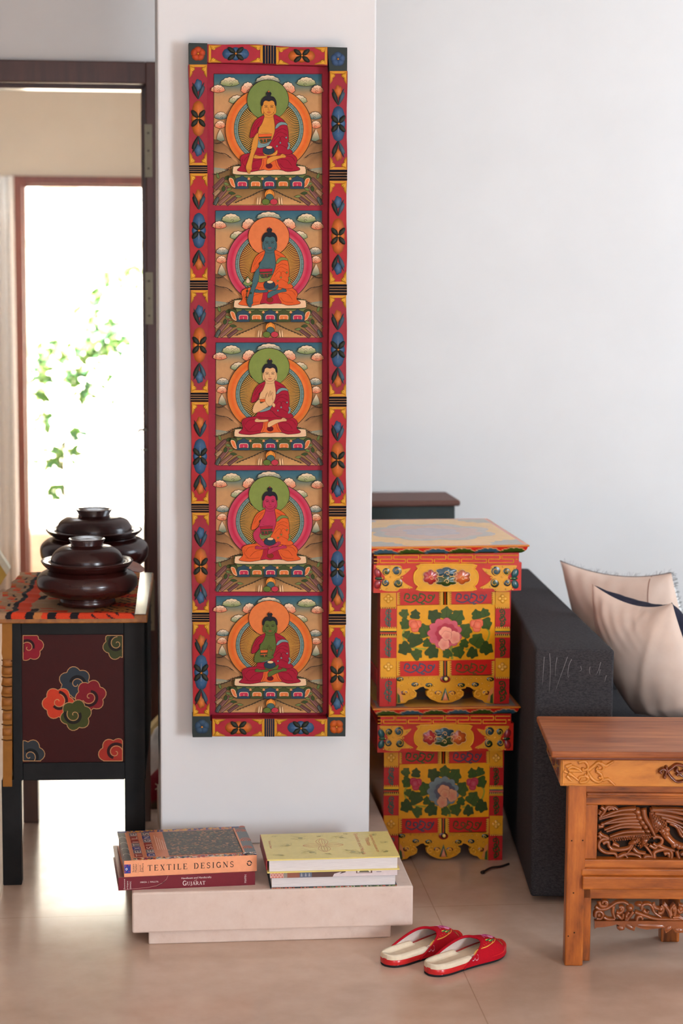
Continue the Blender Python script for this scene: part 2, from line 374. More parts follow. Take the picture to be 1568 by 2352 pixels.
for z in (1.78, 1.36, .46):
    h = MB(); h.box(JX1 - .004, JX1 + .018, WY - .036, WY - .028, z - .075, z + .075, (140, 130, 110))
    for k in (-.05, 0, .05): h.box(JX1 + .004, JX1 + .01, WY - .039, WY - .036, z + k - .003, z + k + .003, (90, 80, 70))
    h.build('hinge_plate', M['paint'], j1, .001)
hd = MB(); p = atY(333, 987, WY - .02); hd.tube([(p.x + .01, WY - .02, p.z), (p.x - .018, WY - .02, p.z)], .004, (40, 38, 38)); hd.tube([(p.x - .016, WY - .026, p.z), (p.x - .02, WY - .06, p.z - .002)], .004, (40, 38, 38))
hd.build('door_handle', M['metal'], j1)
hd = MB(); p = atY(333, 1033, WY - .02); hd.tube([(p.x + .01, WY - .02, p.z), (p.x - .012, WY - .02, p.z)], .003, (40, 38, 38)); hd.tube([(p.x - .012, WY - .02, p.z - .006), (p.x - .012, WY - .02, p.z + .006)], .003, (40, 38, 38))
hd.build('latch_knob', M['metal'], j1)
# hall behind the door
HY = 9.0
D2X0 = atY(58, 900, HY).x; D2X1 = .42; D2Z = atY(150, 424, HY).z
sbox('floor_hall', M['floor'], (-2.2, 1.2, WY, HY + .15, -.1, 0))
sbox('ceiling_hall', M['ceiling'], (-2.2, 1.2, WY + .12, HY + .12, 2.5, 2.6))
sbox('wall_hall_left', M['beige'], (-2.3, -2.2, WY + .12, HY + .12, 0, 2.5))
sbox('wall_hall_right', M['beige'], (1.2, 1.3, WY + .12, HY + .12, 0, 2.5))
f2 = .072
wh = MB(); wh.box(-2.2, D2X0 - f2, HY, HY + .12, 0, 2.5); wh.box(D2X1 + f2, 1.2, HY, HY + .12, 0, 2.5); wh.box(D2X0 - f2, D2X1 + f2, HY, HY + .12, D2Z + .035, 2.5)
struct(wh.build('wall_hall_back', M['beige']))
frame('door_2', M['doorwood2'], D2X0, D2X1, D2Z, HY - .03, HY + .14, .05, .035, .05)
# curtain at the far left of the garden door
mb = MB()
def curt(u, v):
    x = atY(-60, 600, 8.86).x + u * (atY(33, 600, 8.86).x - atY(-60, 600, 8.86).x) + .012 * v * (1 - u)
    return (x, 8.86 + .018 * sin(u * 26) + .006 * sin(u * 61 + v * 3), D2Z + .03 - v * (D2Z + .01))
mb.grid(curt, 40, 8, (238, 231, 222)); 
tag(mb.build('curtain', M['matte'], None, solid=.003), 'pale plain curtain hanging at the left of the far garden door', 'curtain')
# courtyard outside
sbox('courtyard_paving', noise_mat('courtyard_paving', [(.3, (214, 200, 180)), (.7, (232, 220, 204))], 4, .8), (-7, 7, HY + .15, 24, -.14, -.02))
sbox('boundary_wall', noise_mat('garden_wall_paint', [(.3, (236, 226, 212)), (.7, (246, 238, 226))], 2, .8), (-7, 7, 13.2, 13.4, -.02, 1.54), (-7, 7, 13.15, 13.45, 1.54, 1.6))
kb = MB(); kb.box(-1.2, .05, 9.55, 9.75, -.02, .17, (150, 150, 136)); 
tag(kb.build('planter_kerb', M['stone'], None, .006), 'low grey stone kerb just outside the garden door', 'kerb')
# facade beyond the wall
fb = thing('house', 'sunlit pink house front beyond the garden wall', 'house', (0, 21, -.02))
mb = MB(); mb.box(-6, 6, 0, 1.5, 0, 2.62, (120, 62, 52)); mb.box(-6, 6, 0, 1.5, 2.78, 9, (150, 148, 142)); mb.build('facade', M['matte'], fb)  # grey upper storeys added out of view, for the floor glare to reflect
mb = MB(); mb.box(-6.2, 6.2, -.12, 1.6, 2.62, 2.78, (250, 245, 238)); mb.build('cornice', M['matte'], fb)
for x in (-1.45, -.45, .55):
    w = MB(); w.box(x, x + .62, -.03, .02, 1.5, 2.35, (246, 240, 232)); w.build('window', M['matte'], fb)
# young tree in the courtyard
tr = thing('garden_tree', 'slender young tree with pale green leaves outside the far glass door', 'tree', tuple(atZ(150, 1185, -.02)))
TY = 10.6; o0 = Vector((atY(150, 1185, 10.6).x, TY, -.022)); tr.location = o0
mb = MB()
def px3(x, y, dy=0): return tuple(atY(x, y, TY + dy) - o0)
stems = [[(150, 1243), (150, 1190), (146, 1080), (150, 980), (176, 880), (200, 800), (232, 740), (258, 650)], [(146, 1080), (120, 1010), (100, 940), (92, 870)],
         [(180, 1243), (180, 1190), (190, 1080), (205, 960), (215, 880), (230, 800)], [(176, 880), (140, 830), (112, 790)], [(200, 800), (250, 770), (275, 735)], [(150, 980), (180, 940), (190, 900)]]
for k, st in enumerate(stems):
    pts = cr([px3(x, y, .1 * (k % 3 - 1)) for x, y in st], 4); n = len(pts); mb.tube(pts, [.010 * (1 - .75 * i / n) for i in range(n)], (60, 52, 40), 6)
mb.build('trunk', M['matte'], tr)
rnd = random.Random(3); mb = MB()
for (cx, cy, r, n) in ((250, 640, 34, 26), (215, 690, 30, 18), (240, 745, 40, 40), (205, 790, 44, 50), (268, 775, 26, 24), (118, 800, 32, 30), (95, 850, 34, 34), (168, 868, 30, 26), (92, 900, 22, 16), (188, 905, 22, 14), (250, 880, 22, 10), (108, 960, 22, 12), (180, 1000, 26, 14), (105, 1060, 30, 18), (150, 1050, 26, 14), (60, 820, 20, 12), (130, 1120, 24, 10), (300, 610, 30, 16)):
    for _ in range(int(n * 2.0)):
        c = Vector(px3(cx + rnd.gauss(0, r * .6), cy + rnd.gauss(0, r * .5), rnd.uniform(-.3, .3)))
        a = Vector((rnd.uniform(-1, 1), rnd.uniform(-1, 1), rnd.uniform(-.8, .5))).normalized(); b = a.orthogonal().normalized() * rnd.uniform(.014, .024); l = rnd.uniform(.05, .09)
        nrm = a.cross(b) * .2
        col = rnd.choice([(62, 96, 44), (84, 116, 58), (60, 96, 66), (100, 122, 66)])
        P = [c, c + a * l * .4 + b + nrm, c + a * l, c + a * l * .4 - b + nrm]
        mb.quad([P[0], P[1], P[2]], col); mb.quad([P[0], P[2], P[3]], col)
f = mb.build('foliage', M['matte'], tr); tag(f, kind='stuff')

# ================================================================== COLUMN AND STONE PLINTH
CYF = 4.66; CX0, CX1 = .0748, .5645; PZ = .125
mb = MB(); mb.box(CX0, CX1, CYF, 5.0, PZ - .004, 2.75)
struct(mb.build('column', M['column_paint'], None, .004))
pl = thing('stone_plinth', 'low stepped pale stone plinth around the foot of the white column', 'plinth', (.31, 4.7, 0))
o = Vector((.31, 4.7, 0))
mb = MB()
outl = [(.006, 4.315), (.6215, 4.315), (.6215, 5.22), (.0745, 5.22), (.0745, 4.735), (.006, 4.735)]
mb.prism([(x - o.x, y - o.y) for x, y in outl], lambda u, v, w: (u, v, w), .030, PZ - .004, (0, 0, 0))
mb.build('upper_slab', M['stone'], pl, .004)
mb = MB(); mb.prism([(x - o.x, y - o.y) for x, y in [(.0415, 4.327), (.5745, 4.327), (.5745, 5.2), (.0945, 5.2), (.0945, 4.7), (.0415, 4.7)]], lambda u, v, w: (u, v, w), 0, .030, (0, 0, 0))
mb.build('base_slab', M['stone'], pl, .003)
# ================================================================== PAINTED WALL PANEL
AF, AR = 4.602, 4.638                      # carved frame face, recessed painting face
Z1 = lambda x, y: (420 + x / 4.0205, 90 + y / 4.0205)
art = thing('wall_panel', 'tall painted wooden wall panel of five seated figures in a carved red frame, hung on the white column', 'wall panel', (0, 0, 0))
art.location = (.32, CYF, .39); ao = Vector(art.location)
fFace = lambda u, v, w: atY(u, v, AF) + Vector((0, -w, 0)) - ao
fRec = lambda u, v, w: atY(u, v, AR) + Vector((0, -w, 0)) - ao
RED, DRED, GOLD, BLK, DGRN = (150, 28, 40), (118, 16, 26), (206, 142, 34), (34, 34, 38), (44, 52, 50)
BLU, ORG, LFB, LFG = (52, 92, 132), (206, 104, 34), (56, 76, 88), (50, 56, 46)
mb = MB(); mb.prism([(470, 138), (764, 144), (762, 1658), (474, 1656)], lambda u, v, w: fRec(u, v, -.001) + Vector((0, w, 0)), 0, .012, (158, 28, 52))
mb.build('backing_board', M['paint'], art)

def petal(cx, cy, l, w, rot, n=7):
    P = [(0, 0), (.25 * l, .40 * w), (.5 * l, .60 * w), (.68 * l, .52 * w), (.86 * l, .40 * w), (l, 0), (.86 * l, -.40 * w), (.68 * l, -.52 * w), (.5 * l, -.60 * w), (.25 * l, -.40 * w)]
    P = cr(P, 3, True); return [(cx + a * cos(rot) - b * sin(rot), cy + a * sin(rot) + b * cos(rot)) for a, b in P]
def flower(cv, cx, cy, col, along, L, Wd, k=1.0):
    """long petals along the rail, short petals across, four dark leaves, gold boss"""
    lc = mix(col, (255, 220, 190), .25); dk = mix(col, (20, 10, 10), .35)
    for a, l, w in ((along, L, Wd * 1.25), (along + pi, L, Wd * 1.25), (along + pi / 2, Wd * .86, Wd), (along - pi / 2, Wd * .86, Wd)):
        cv.dome(petal(cx, cy, l, w, a), .0035 * k, dk, col)
        cv.tap([(cx + cos(a) * 3, cy + sin(a) * 3), (cx + cos(a) * l * .7, cy + sin(a) * l * .7)], 1.6, lc) if False else None
    c2 = cv.sub(.0032 * k)
    for a, l in ((along, L * .75), (along + pi, L * .75), (along + pi / 2, Wd * .6), (along - pi / 2, Wd * .6)):
        for d in (-.06, 0, .06): c2.tap([(cx + cos(a) * 3, cy + sin(a) * 3), (cx + cos(a + d) * l, cy + sin(a + d) * l)], .9, (190, 170, 150) if col == BLU else (240, 170, 110), col)
    for q in (pi / 4, 3 * pi / 4, 5 * pi / 4, 7 * pi / 4):
        a = along + (q if False else atan2(sin(q) * .82, cos(q))); c2.dome(petal(cx, cy, Wd * 1.28, Wd * .5, a), .004 * k, (28, 30, 26), (52, 54, 42))
    c2.sub(.0045 * k).domee(cx, cy, 2.6, 2.6, .003, (150, 80, 20), (226, 150, 60))
def bud(cv, cx, cy, col, d, s=1.0, q=1.55):
    """a round bud with two curling leaves at its stem; d=+1 opens upward"""
    L1, L2 = ((46, 52, 48), (70, 92, 106))
    cv.dome(scallop(cx, cy - d * 9 * s, 9 * s, 14 * s, 5, .12), .0035, mix(col, (10, 10, 10), .35), mix(col, (255, 230, 200), .12))
    for sx, lc in ((-1, L1), (1, L2)):
        P = cr([(cx, cy + d * 15 * q), (cx + sx * 8, cy + d * 9 * q), (cx + sx * 13, cy + d * 3 * q), (cx + sx * 15, cy - d * 3 * q), (cx + sx * 12.5, cy - d * 5 * q), (cx + sx * 13.5, cy - d * 10 * q), (cx + sx * 8, cy - d * 5 * q), (cx + sx * 2.5, cy + d * 2 * q)], 4, True)
        cv.sub(.001).dome(P, .0035, mix(lc, (10, 10, 10), .4), lc)
def goldend(cv, x0, x1, y, d):
    """gold bracket with scrolled corners at one end of a vertical field; d=+1 opens downward"""
    h = 5.5
    cv.slab([(x0, y), (x1, y), (x1, y + d * h), (x0, y + d * h)], .0012, GOLD)
    for sx, xe in ((1, x0), (-1, x1)):
        P = cr([(xe, y), (xe + sx * 8, y + d * 4), (xe + sx * 13, y + d * 10), (xe + sx * 9, y + d * 15), (xe + sx * 6, y + d * 12), (xe + sx * 7, y + d * 20), (xe + sx * 3, y + d * 27), (xe, y + d * 30)], 4)
        P[0] = (xe, y); cv.sub(.0004).dome(P, .0028, (150, 92, 18), (222, 160, 44), (xe + sx * 3.5, y + d * 10))
        cv.sub(.0025).rib(spiral(xe + sx * 8, y + d * 11, 3.6, 1.1, pi / 2 * d, sx * d, 10), 2, .001, (232, 176, 60))
def goldend_h(cv, x, y0, y1, d):
    T = lambda P: [(b, a) for a, b in P]
    cv.slab([(x, y0), (x, y1), (x + d * 5.5, y1), (x + d * 5.5, y0)], .0012, GOLD)
    for sy, ye in ((1, y0), (-1, y1)):
        P = cr([(x, ye), (x + d * 4, ye + sy * 8), (x + d * 10, ye + sy * 12), (x + d * 15, ye + sy * 9), (x + d * 20, ye + sy * 6), (x + d * 27, ye + sy * 3), (x + d * 30, ye)], 4)
        cv.sub(.0004).dome(P, .0028, (150, 92, 18), (222, 160, 44), (x + d * 10, ye + sy * 3.5))
        cv.sub(.0025).rib(spiral(x + d * 11, ye + sy * 8, 3.4, 1.1, 0, 1, 10), 2, .001, (232, 176, 60))
def lerp(p, q, t): return (p[0] + (q[0] - p[0]) * t, p[1] + (q[1] - p[1]) * t)

def rail_v(name, xo, xi, segs, first, side):
    """xo(y), xi(y): outer and inner edge of the rail; wavy outer edge"""
    mb = MB(); y0, y1 = segs[0][0], segs[-1][1]
    ys = [y0 + (y1 - y0) * i / 60 for i in range(61)]
    wav = lambda y: 1.1 * sin(y / 31.0 + side)
    out = [(xo(y) + wav(y), y) for y in ys]; inn = [(xi(y) + .5 * sin(y / 47), y) for y in ys[::-1]]
    mb.prism(out + inn, lambda u, v, w: fFace(u, v, w), -.042, 0, RED)
    cv = Cv(mb, fFace)
    for i, (a, b) in enumerate(segs):
        xl, xr = sorted((xo((a + b) / 2), xi((a + b) / 2))); cx = (xl + xr) / 2; H = b - a
        cv.poly([(xl + .5, a), (xr - .5, a), (xr - .5, b), (xl + .5, b)], (168, 30, 36) if i % 2 else (150, 34, 48))
        goldend(cv, xl + .5, xr - .5, a + .5, 1); goldend(cv, xl + .5, xr - .5, b - .5, -1)
        main = ORG if (i + first) % 2 == 0 else BLU; oth = BLU if main == ORG else ORG
        bud(cv, cx, a + .245 * H, oth, 1); bud(cv, cx, a + .81 * H, oth, -1)
        flower(cv, cx, a + .535 * H, main, pi / 2, 41, 19)
        if i < len(segs) - 1:
            b2 = segs[i + 1][0]; cv.poly([(xl - .3, b), (xr + .3, b), (xr + .3, b2), (xl - .3, b2)], (26, 26, 32))
            for k in range(4):
                yy = b + (b2 - b) * (k + .5) / 4; cv.rib([(xl - .3, yy), (xr + .3, yy)], 4.6, .0022, (30, 32, 42) if k % 2 == 0 else (60, 46, 40), 1)
            for k in (1, 2, 3): yy = b + (b2 - b) * k / 4; cv.sub(.0012).line([(xl, yy), (xr, yy)], 1.3, (178, 128, 84))
    mb.build(name, M['paint'], art)
xoL = lambda y: 433.6 + (443.4 - 433.6) * (y - 98) / 1595; xiL = lambda y: 475 + (482 - 475) * (y - 98) / 1595
xoR = lambda y: 797 - 4 * (y - 109) / 1582; xiR = lambda y: 757 - 3 * (y - 109) / 1582
rail_v('frame_rail', xoL, xiL, [(148, 380), (398, 644), (666, 902), (923, 1157), (1177, 1407), (1428, 1645)], 0, 0)
rail_v('frame_rail', xoR, xiR, [(163, 390), (415, 653), (678, 911), (934, 1162), (1186, 1410), (1435, 1647)], 1, 2)
def rail_h(name, x0, x1, yt, yb, fields, div, wave):
    mb = MB(); xs = [x0 + (x1 - x0) * i / 40 for i in range(41)]
    mb.prism([(x, yt(x) + wave(x)) for x in xs] + [(x, yb(x)) for x in xs[::-1]], fFace, -.042, 0, RED)
    cv = Cv(mb, fFace)
    for (a, b, c) in fields:
        t, u = yt((a + b) / 2) + 1.4, yb((a + b) / 2) - .5
        cv.poly([(a, t), (b, t), (b, u), (a, u)], (166, 34, 48))
        goldend_h(cv, a, t, u, 1); goldend_h(cv, b, t, u, -1); flower(cv, (a + b) / 2, (t + u) / 2, c, 0, 31, 18)
    a, b = div; t, u = yt(a), yb(a); cv.poly([(a, t + 1), (b, t + 1), (b, u), (a, u)], (26, 26, 32))
    for k in range(5):
        xx = a + (b - a) * (k + .5) / 5; cv.rib([(xx, t + .8), (xx, u)], 5, .0022, (34, 40, 60), 1)
    for k in (1, 2, 3, 4): xx = a + (b - a) * k / 5; cv.sub(.0012).line([(xx, t + 1), (xx, u)], 1.2, (170, 120, 70))
    mb.build(name, M['paint'], art)
rail_h('frame_rail', 476, 752, lambda x: 100 + (x - 476) * .032, lambda x: 142.5 + (x - 476) * .03, [(479, 603, BLU), (634, 751, ORG)], (603, 634), lambda x: 1.6 * sin((x - 476) / 30 + 1))
rail_h('frame_rail', 487, 752, lambda x: 1650 + 0 * x, lambda x: 1691.5 + 0 * x, [(488, 607, ORG), (630, 751, BLU)], (607, 630), lambda x: .3 * sin(x / 20))
def corner(pts, col, sq):
    mb = MB(); mb.prism(pts, fFace, -.042, 0, DGRN); cv = Cv(mb, fFace); cx = sum(p[0] for p in pts) / 4; cy = sum(p[1] for p in pts) / 4
    if sq:
        for k in range(4):
            a = k * pi / 2 + pi / 4; cv.dome(petal(cx, cy, 17, 17, a), .003, mix(col, (20, 5, 0), .3), col)
    else:
        for k in range(5):
            a = k * 2 * pi / 5 - pi / 2; cv.dome(petal(cx, cy, 17, 17, a), .003, mix(col, (10, 10, 10), .35), col)
    cv.sub(.0035).domee(cx, cy, 2.4, 2.4, .002, (170, 90, 20), (230, 160, 60)); mb.build('corner_block', M['paint'], art)
corner([(433.4, 98.5), (476, 99.5), (475.5, 148), (434, 148)], (196, 70, 28), False)
corner([(752, 108), (797.3, 109.2), (797, 163), (756.5, 163), ], (62, 88, 126), False)
corner([(442.5, 1645), (482, 1645), (487, 1693), (442.3, 1693.5)], (56, 82, 108), False)
corner([(752, 1647), (793.5, 1647), (793, 1691.5), (751, 1691.5)], (204, 92, 28), True)

# ---- the five paintings
OL = (46, 30, 24)
def cloud(cv, T, cx, cy, rx, ry, col, d=1, cream=(226, 200, 168)):
    P = []
    for k in range(72):
        a = 2 * pi * k / 72; s_ = sin(a); bump = .10 * abs(sin(5.5 * a + 1)) if s_ < .35 else .03 * abs(sin(3 * a))
        P.append((cx + rx * cos(a) * (.94 + bump) * (1 - .18 * max(0, -s_)), cy + ry * s_ * (.9 + bump) * (.62 if s_ > 0 else 1.05)))
    cf = lambda u, v: col
    pts = [T(x, y) for x, y in P]
    ylo = cy + ry; b = [mix(cream, col, (y - (cy - ry * .9)) / (1.3 * ry)) for x, y in P]
    cv.w += cv.st; k = len(cv.mb.v); n = len(P); cv.mb.v += [tuple(cv.f(*T(cx, cy), cv.w))] + [tuple(cv.f(u, v, cv.w)) for u, v in pts]
    for i in range(n):
        j = (i + 1) % n; cv.mb.face((k, k + 1 + i, k + 1 + j), [mix(cream, col, .55), b[i], b[j]])
    cv.line(pts + [pts[0]], .9, OL)
    cv.line([T(x, y) for x, y in spiral(cx + d * rx * .15, cy + ry * .25, ry * .32, 1.0, pi, d, 10)], .8, mix(col, (10, 10, 10), .7))
    for q in (-.45, .1, .5): cv.line([T(cx + rx * q + rx * .16 * cos(a), cy - ry * .2 + ry * .28 * sin(a)) for a in [pi + pi * i / 6 for i in range(7)]], .6, mix(col, OL, .5))
def painting(rect, halo, aura, skin, robe, lining, sash, pose, hy):
    """rect: left,top,right,bottom on the photo; coordinates below are those of the topmost painting"""
    x0, y0, x1, y1 = rect
    def T(x, y):
        return (x0 + (x - 283) / 998 * (x1 - x0), y0 + (y - 325) / 1205 * (y1 - y0))
    TP = lambda P: [T(x, y) for x, y in P]
    mb = MB(); cv = Cv(mb, fRec, w=.0006)
    def poly(P, c, ol=OL, lw=.9, n=0): cv.poly(TP(cr(P, n, True) if n else P), c, ol, lw)
    def line(P, w, c, n=0): cv.line(TP(cr(P, n) if n else P), w, c)
    def ell(cx, cy, rx, ry, c, ol=OL, lw=.9, cc=None, n=28): cv.fan(TP([(cx + rx * cos(2 * pi * k / n), cy + ry * sin(2 * pi * k / n)) for k in range(n)]), cc or c, c, T(cx, cy), ol, lw)
    sky = [(0, (50, 90, 108)), (.055, (66, 102, 110)), (.1, (108, 116, 100)), (.16, (176, 134, 90)), (.3, (188, 140, 94)), (.5, (176, 126, 84)), (1, (160, 112, 70))]
    mb.grid(lambda u, v: fRec(x0 + u * (x1 - x0), y0 + v * (y1 - y0), .0005), 4, 40, lambda u, v: ramp(sky, v), 0, False)
    # hills, water, ground
    brown, tan = (92, 66, 42), (182, 132, 86)
    def gradpoly(P, c0, c1, ya, yb): cv.poly(TP(P), lambda u, v: mix(c0, c1, ((v - y0) / (y1 - y0) * 1205 + 325 - ya) / (yb - ya)))
    for mir in (0, 1):
        X = (lambda P: mirx(P, 784)) if mir else (lambda P: P)
        gradpoly(X([(283, 925), (330, 930), (400, 985), (520, 1090), (560, 1260), (283, 1260)]), brown, tan, 930, 1080)
        gradpoly(X([(283, 1035), (360, 1055), (440, 1095), (540, 1170), (540, 1260), (283, 1260)]), brown, tan, 1035, 1150)
        gradpoly(X([(283, 1185), (330, 1190), (400, 1200), (400, 1240), (283, 1250)]), (120, 130, 118), (160, 140, 104), 1185, 1240)
        gradpoly(X([(283, 1250), (420, 1205), (520, 1160), (800, 1200), (800, 1535), (283, 1535)]), (104, 80, 48), (150, 112, 66), 1180, 1420)
        for P in ([(283, 1035), (330, 1050), (390, 1060), (440, 1095)], [(400, 1205), (450, 1180), (520, 1160)], [(283, 1250), (350, 1235), (420, 1205)], [(300, 965), (340, 960), (380, 935)]):
            cv.line(TP(X(cr(P, 4))), 1.6, (52, 40, 32))
            for (a, b) in cr(P, 3): cv.line(TP(X([(a - 16, b - 6), (a + 14, b + 5)])), .9, (60, 46, 36))
        gradpoly(X([(500, 1500), (790, 1385), (800, 1385), (800, 1532), (300, 1532)]), (116, 84, 50), (190, 140, 88), 1390, 1500)
        P = [(800, 1383), (720, 1400), (640, 1440), (560, 1475), (480, 1510)]; cv.line(TP(X(cr(P, 4))), 1.6, (54, 46, 34))
        for (a, b) in cr(P, 3): cv.line(TP(X([(a - 18, b + 3), (a + 18, b + 1)])), 1.0, (56, 46, 34))
        # rocks and leaves
        for (xa, ya, xb, yb, w, c) in ((290, 1380, 370, 1296, 46, (104, 66, 62)), (286, 1440, 330, 1400, 40, (150, 116, 84)), (300, 1500, 400, 1380, 40, (112, 72, 66)), (330, 1525, 440, 1430, 34, (128, 86, 72)), (400, 1528, 486, 1462, 34, (96, 60, 58)), (290, 1530, 320, 1470, 34, (70, 80, 74))):
            d = atan2(yb - ya, xb - xa); nx, ny = -sin(d) * w / 2, cos(d) * w / 2
            cv.poly(TP(X(cr([(xa + nx, ya + ny), (xb + nx * .8, yb + ny * .8), (xb + cos(d) * w * .4, yb + sin(d) * w * .4), (xb - nx * .8, yb - ny * .8), (xa - nx, ya - ny)], 4))), lambda u, v, c=c: c, (50, 34, 30), .8)
            cv.line(TP(X([(xa + nx * .4, ya + ny * .4), (xb + nx * .3, yb + ny * .3)])), .8, mix(c, (230, 190, 160), .35))
        for (a, b, l, w, r, c) in ((330, 1290, 60, 26, -1.9, (96, 112, 60)), (380, 1290, 70, 34, -.3, (62, 72, 36)), (375, 1330, 60, 26, .3, (104, 116, 66)), (370, 1410, 60, 34, -1.4, (58, 70, 36)), (400, 1395, 56, 26, -.3, (104, 116, 60)), (420, 1420, 66, 28, .1, (60, 74, 40)), (480, 1450, 64, 24, .1, (112, 122, 70))):
            cv.poly(TP(X(leafpts(a, b, l, w, r))), c, (40, 40, 24), .7)
        # clouds and peak
        cloud(cv, lambda x, y: T(*(X([(x, y)])[0])), 322, 470, 66, 46, (198, 104, 70)) if not mir else cloud(cv, lambda x, y: T(*(X([(x, y)])[0])), 330, 478, 58, 50, (198, 104, 70))
        cloud(cv, lambda x, y: T(*(X([(x, y)])[0])), 432, 408, 88, 54, (104, 122, 72))
        poly(X([(342, 830), (372, 890), (385, 935), (345, 945), (308, 925), (318, 880)]), lambda u, v: mix((222, 190, 156), (96, 112, 92), ((v - y0) / (y1 - y0) * 1205 + 325 - 850) / 90), OL, .7)
        cloud(cv, lambda x, y: T(*(X([(x, y)])[0])), 343, 800, 50, 44, (204, 104, 66))
        cloud(cv, lambda x, y: T(*(X([(x, y)])[0])), 350, 718, 60, 44, (70, 98, 98))
        cloud(cv, lambda x, y: T(*(X([(x, y)])[0])), 500, 572, 76, 52, (104, 124, 84))
        cloud(cv, lambda x, y: T(*(X([(x, y)])[0])), 600, 470, 66, 70, (204, 108, 74))
    cloud(cv, T, 782, 388, 112, 52, (88, 110, 96))
    # aura
    def ring(ra, rb, ca, cb, a0=-pi, a1=pi, cy=832, k=.965):
        A = [(790 + ra * cos(a0 + (a1 - a0) * i / 72), cy + ra * k * sin(a0 + (a1 - a0) * i / 72)) for i in range(73)]
        B = [(790 + rb * cos(a0 + (a1 - a0) * i / 72), cy + rb * k * sin(a0 + (a1 - a0) * i / 72)) for i in range(73)]
        cv.band(TP(A), TP(B), ca, cb)
    ring(404, 396, OL, OL); ring(398, 356, aura[0], aura[1]); cv.w -= cv.st; ring(356, 322, aura[1], aura[2])
    ring(322, 314, OL, OL); ring(318, 300, (96, 122, 118), (104, 128, 122)); ring(300, 296, OL, OL); ring(297, 284, (112, 138, 132), (120, 144, 134)); ring(286, 0.1, aura[3], aura[3])
    for i in range(44):
        a = 2 * pi * i / 44; line([(790 + 301 * cos(a), 832 + 290 * sin(a)), (790 + 317 * cos(a), 832 + 306 * sin(a))], .7, (52, 64, 66))
    for i in range(96):
        a = 2 * pi * i / 96 + .03
        if 1.1 < a < 2.05: continue
        P = [(790 + r * cos(a + .012 * sin(r / 14)), 832 + .965 * r * sin(a + .012 * sin(r / 14))) for r in range(100, 284, 20)]
        cv.line(TP(P), 1.7, (196, 142, 62))
    ell(782, 565 + hy, 192, 186, halo, OL, 1.2, mix(halo, (255, 240, 200), .04), 48)
    # throne
    band_g = (104, 112, 62)
    poly([(470, 1245), (1130, 1245), (1115, 1300), (1085, 1345), (515, 1345), (485, 1300)], band_g)
    for mir in (0, 1):
        X = (lambda P: mirx(P, 795)) if mir else (lambda P: P)
        poly(X([(432, 1262), (470, 1268), (488, 1300), (500, 1372), (470, 1378), (440, 1340), (420, 1290)]), (60, 70, 36), OL, .9, 4)
        poly(X([(424, 1290), (455, 1292), (470, 1330), (478, 1368), (446, 1350)]), (206, 110, 60), (226, 190, 150), 1.1, 4)
    for i, cx in enumerate((545, 668, 795, 922, 1052)):
        c = (44, 66, 80) if i % 2 == 0 else (66, 74, 40)
        poly([(cx, 1262), (cx + 22, 1276), (cx + 56, 1290), (cx + 66, 1330), (cx + 50, 1374), (cx - 50, 1374), (cx - 66, 1330), (cx - 56, 1290), (cx - 22, 1276)], c, OL, 1.0, 4)
        c2 = (178, 48, 74) if i % 2 == 0 else (206, 112, 58)
        poly([(cx, 1318), (cx + 36, 1322), (cx + 40, 1352), (cx + 30, 1368), (cx, 1358), (cx - 30, 1368), (cx - 40, 1352), (cx - 36, 1322)], c2, (226, 190, 160), 1.1, 3)
        line([(cx, 1336), (cx, 1366)], .8, (226, 190, 160))
        poly([(cx - 56, 1366), (cx, 1358), (cx + 56, 1366), (cx + 60, 1382), (cx - 60, 1382)], c, OL, .8, 3)
    for cx in (606, 731, 858, 987): poly([(cx, 1272), (cx + 16, 1294), (cx, 1304), (cx - 16, 1294)], (206, 140, 84), OL, .6)
    poly([(455, 1225), (460, 1190), (490, 1172), (800, 1166), (1095, 1172), (1128, 1190), (1133, 1225), (1120, 1250), (1000, 1256), (590, 1256), (468, 1250)], (214, 176, 140), (60, 66, 38), 1.8, 3)
    line([(468, 1254), (590, 1262), (1000, 1262), (1120, 1252)], 2.2, (52, 64, 36), 4)
    # jewels and horns
    ell(797, 1438, 46, 50, (204, 118, 40), OL, .8, (226, 160, 70)); line([(760, 1450), (780, 1400), (797, 1386), (815, 1400), (835, 1450)], .8, (150, 70, 20), 3)
    ell(797, 1462, 36, 32, (62, 92, 90)); ell(762, 1503, 36, 28, (92, 106, 44)); ell(836, 1503, 34, 28, (176, 54, 66))
    for q in (-1, 1):
        for k in (0, 1): poly([(797 + q * (86 + 22 * k), 1528), (797 + q * (80 + 22 * k), 1490), (797 + q * (86 + 22 * k), 1455), (797 + q * (96 + 22 * k), 1490), (797 + q * (98 + 22 * k), 1528)], (220, 178, 130), OL, .5, 3)
    # ---- figure
    dk = mix(robe, (20, 0, 0), .45); sl = mix(skin, (30, 10, 0), .5)
    poly([(525, 1110), (540, 1078), (600, 1056), (700, 1048), (800, 1060), (880, 1048), (980, 1052), (1030, 1080), (1052, 1120), (1042, 1165), (1076, 1196), (1060, 1215), (960, 1226), (900, 1210), (780, 1206), (700, 1215), (600, 1230), (500, 1216), (520, 1185), (535, 1160)], robe, OL, 1.0, 3)
    poly([(735, 1085), (770, 1090), (800, 1120), (835, 1090), (860, 1110), (880, 1165), (900, 1205), (840, 1208), (790, 1214), (740, 1206), (700, 1208), (720, 1160)], lining, OL, .8, 3)
    ell(792, 1172, 30, 24, dk, OL, .6); line([(742, 1110), (738, 1160), (716, 1204)], .7, dk, 4); line([(850, 1120), (862, 1170), (890, 1204)], .7, dk, 4)
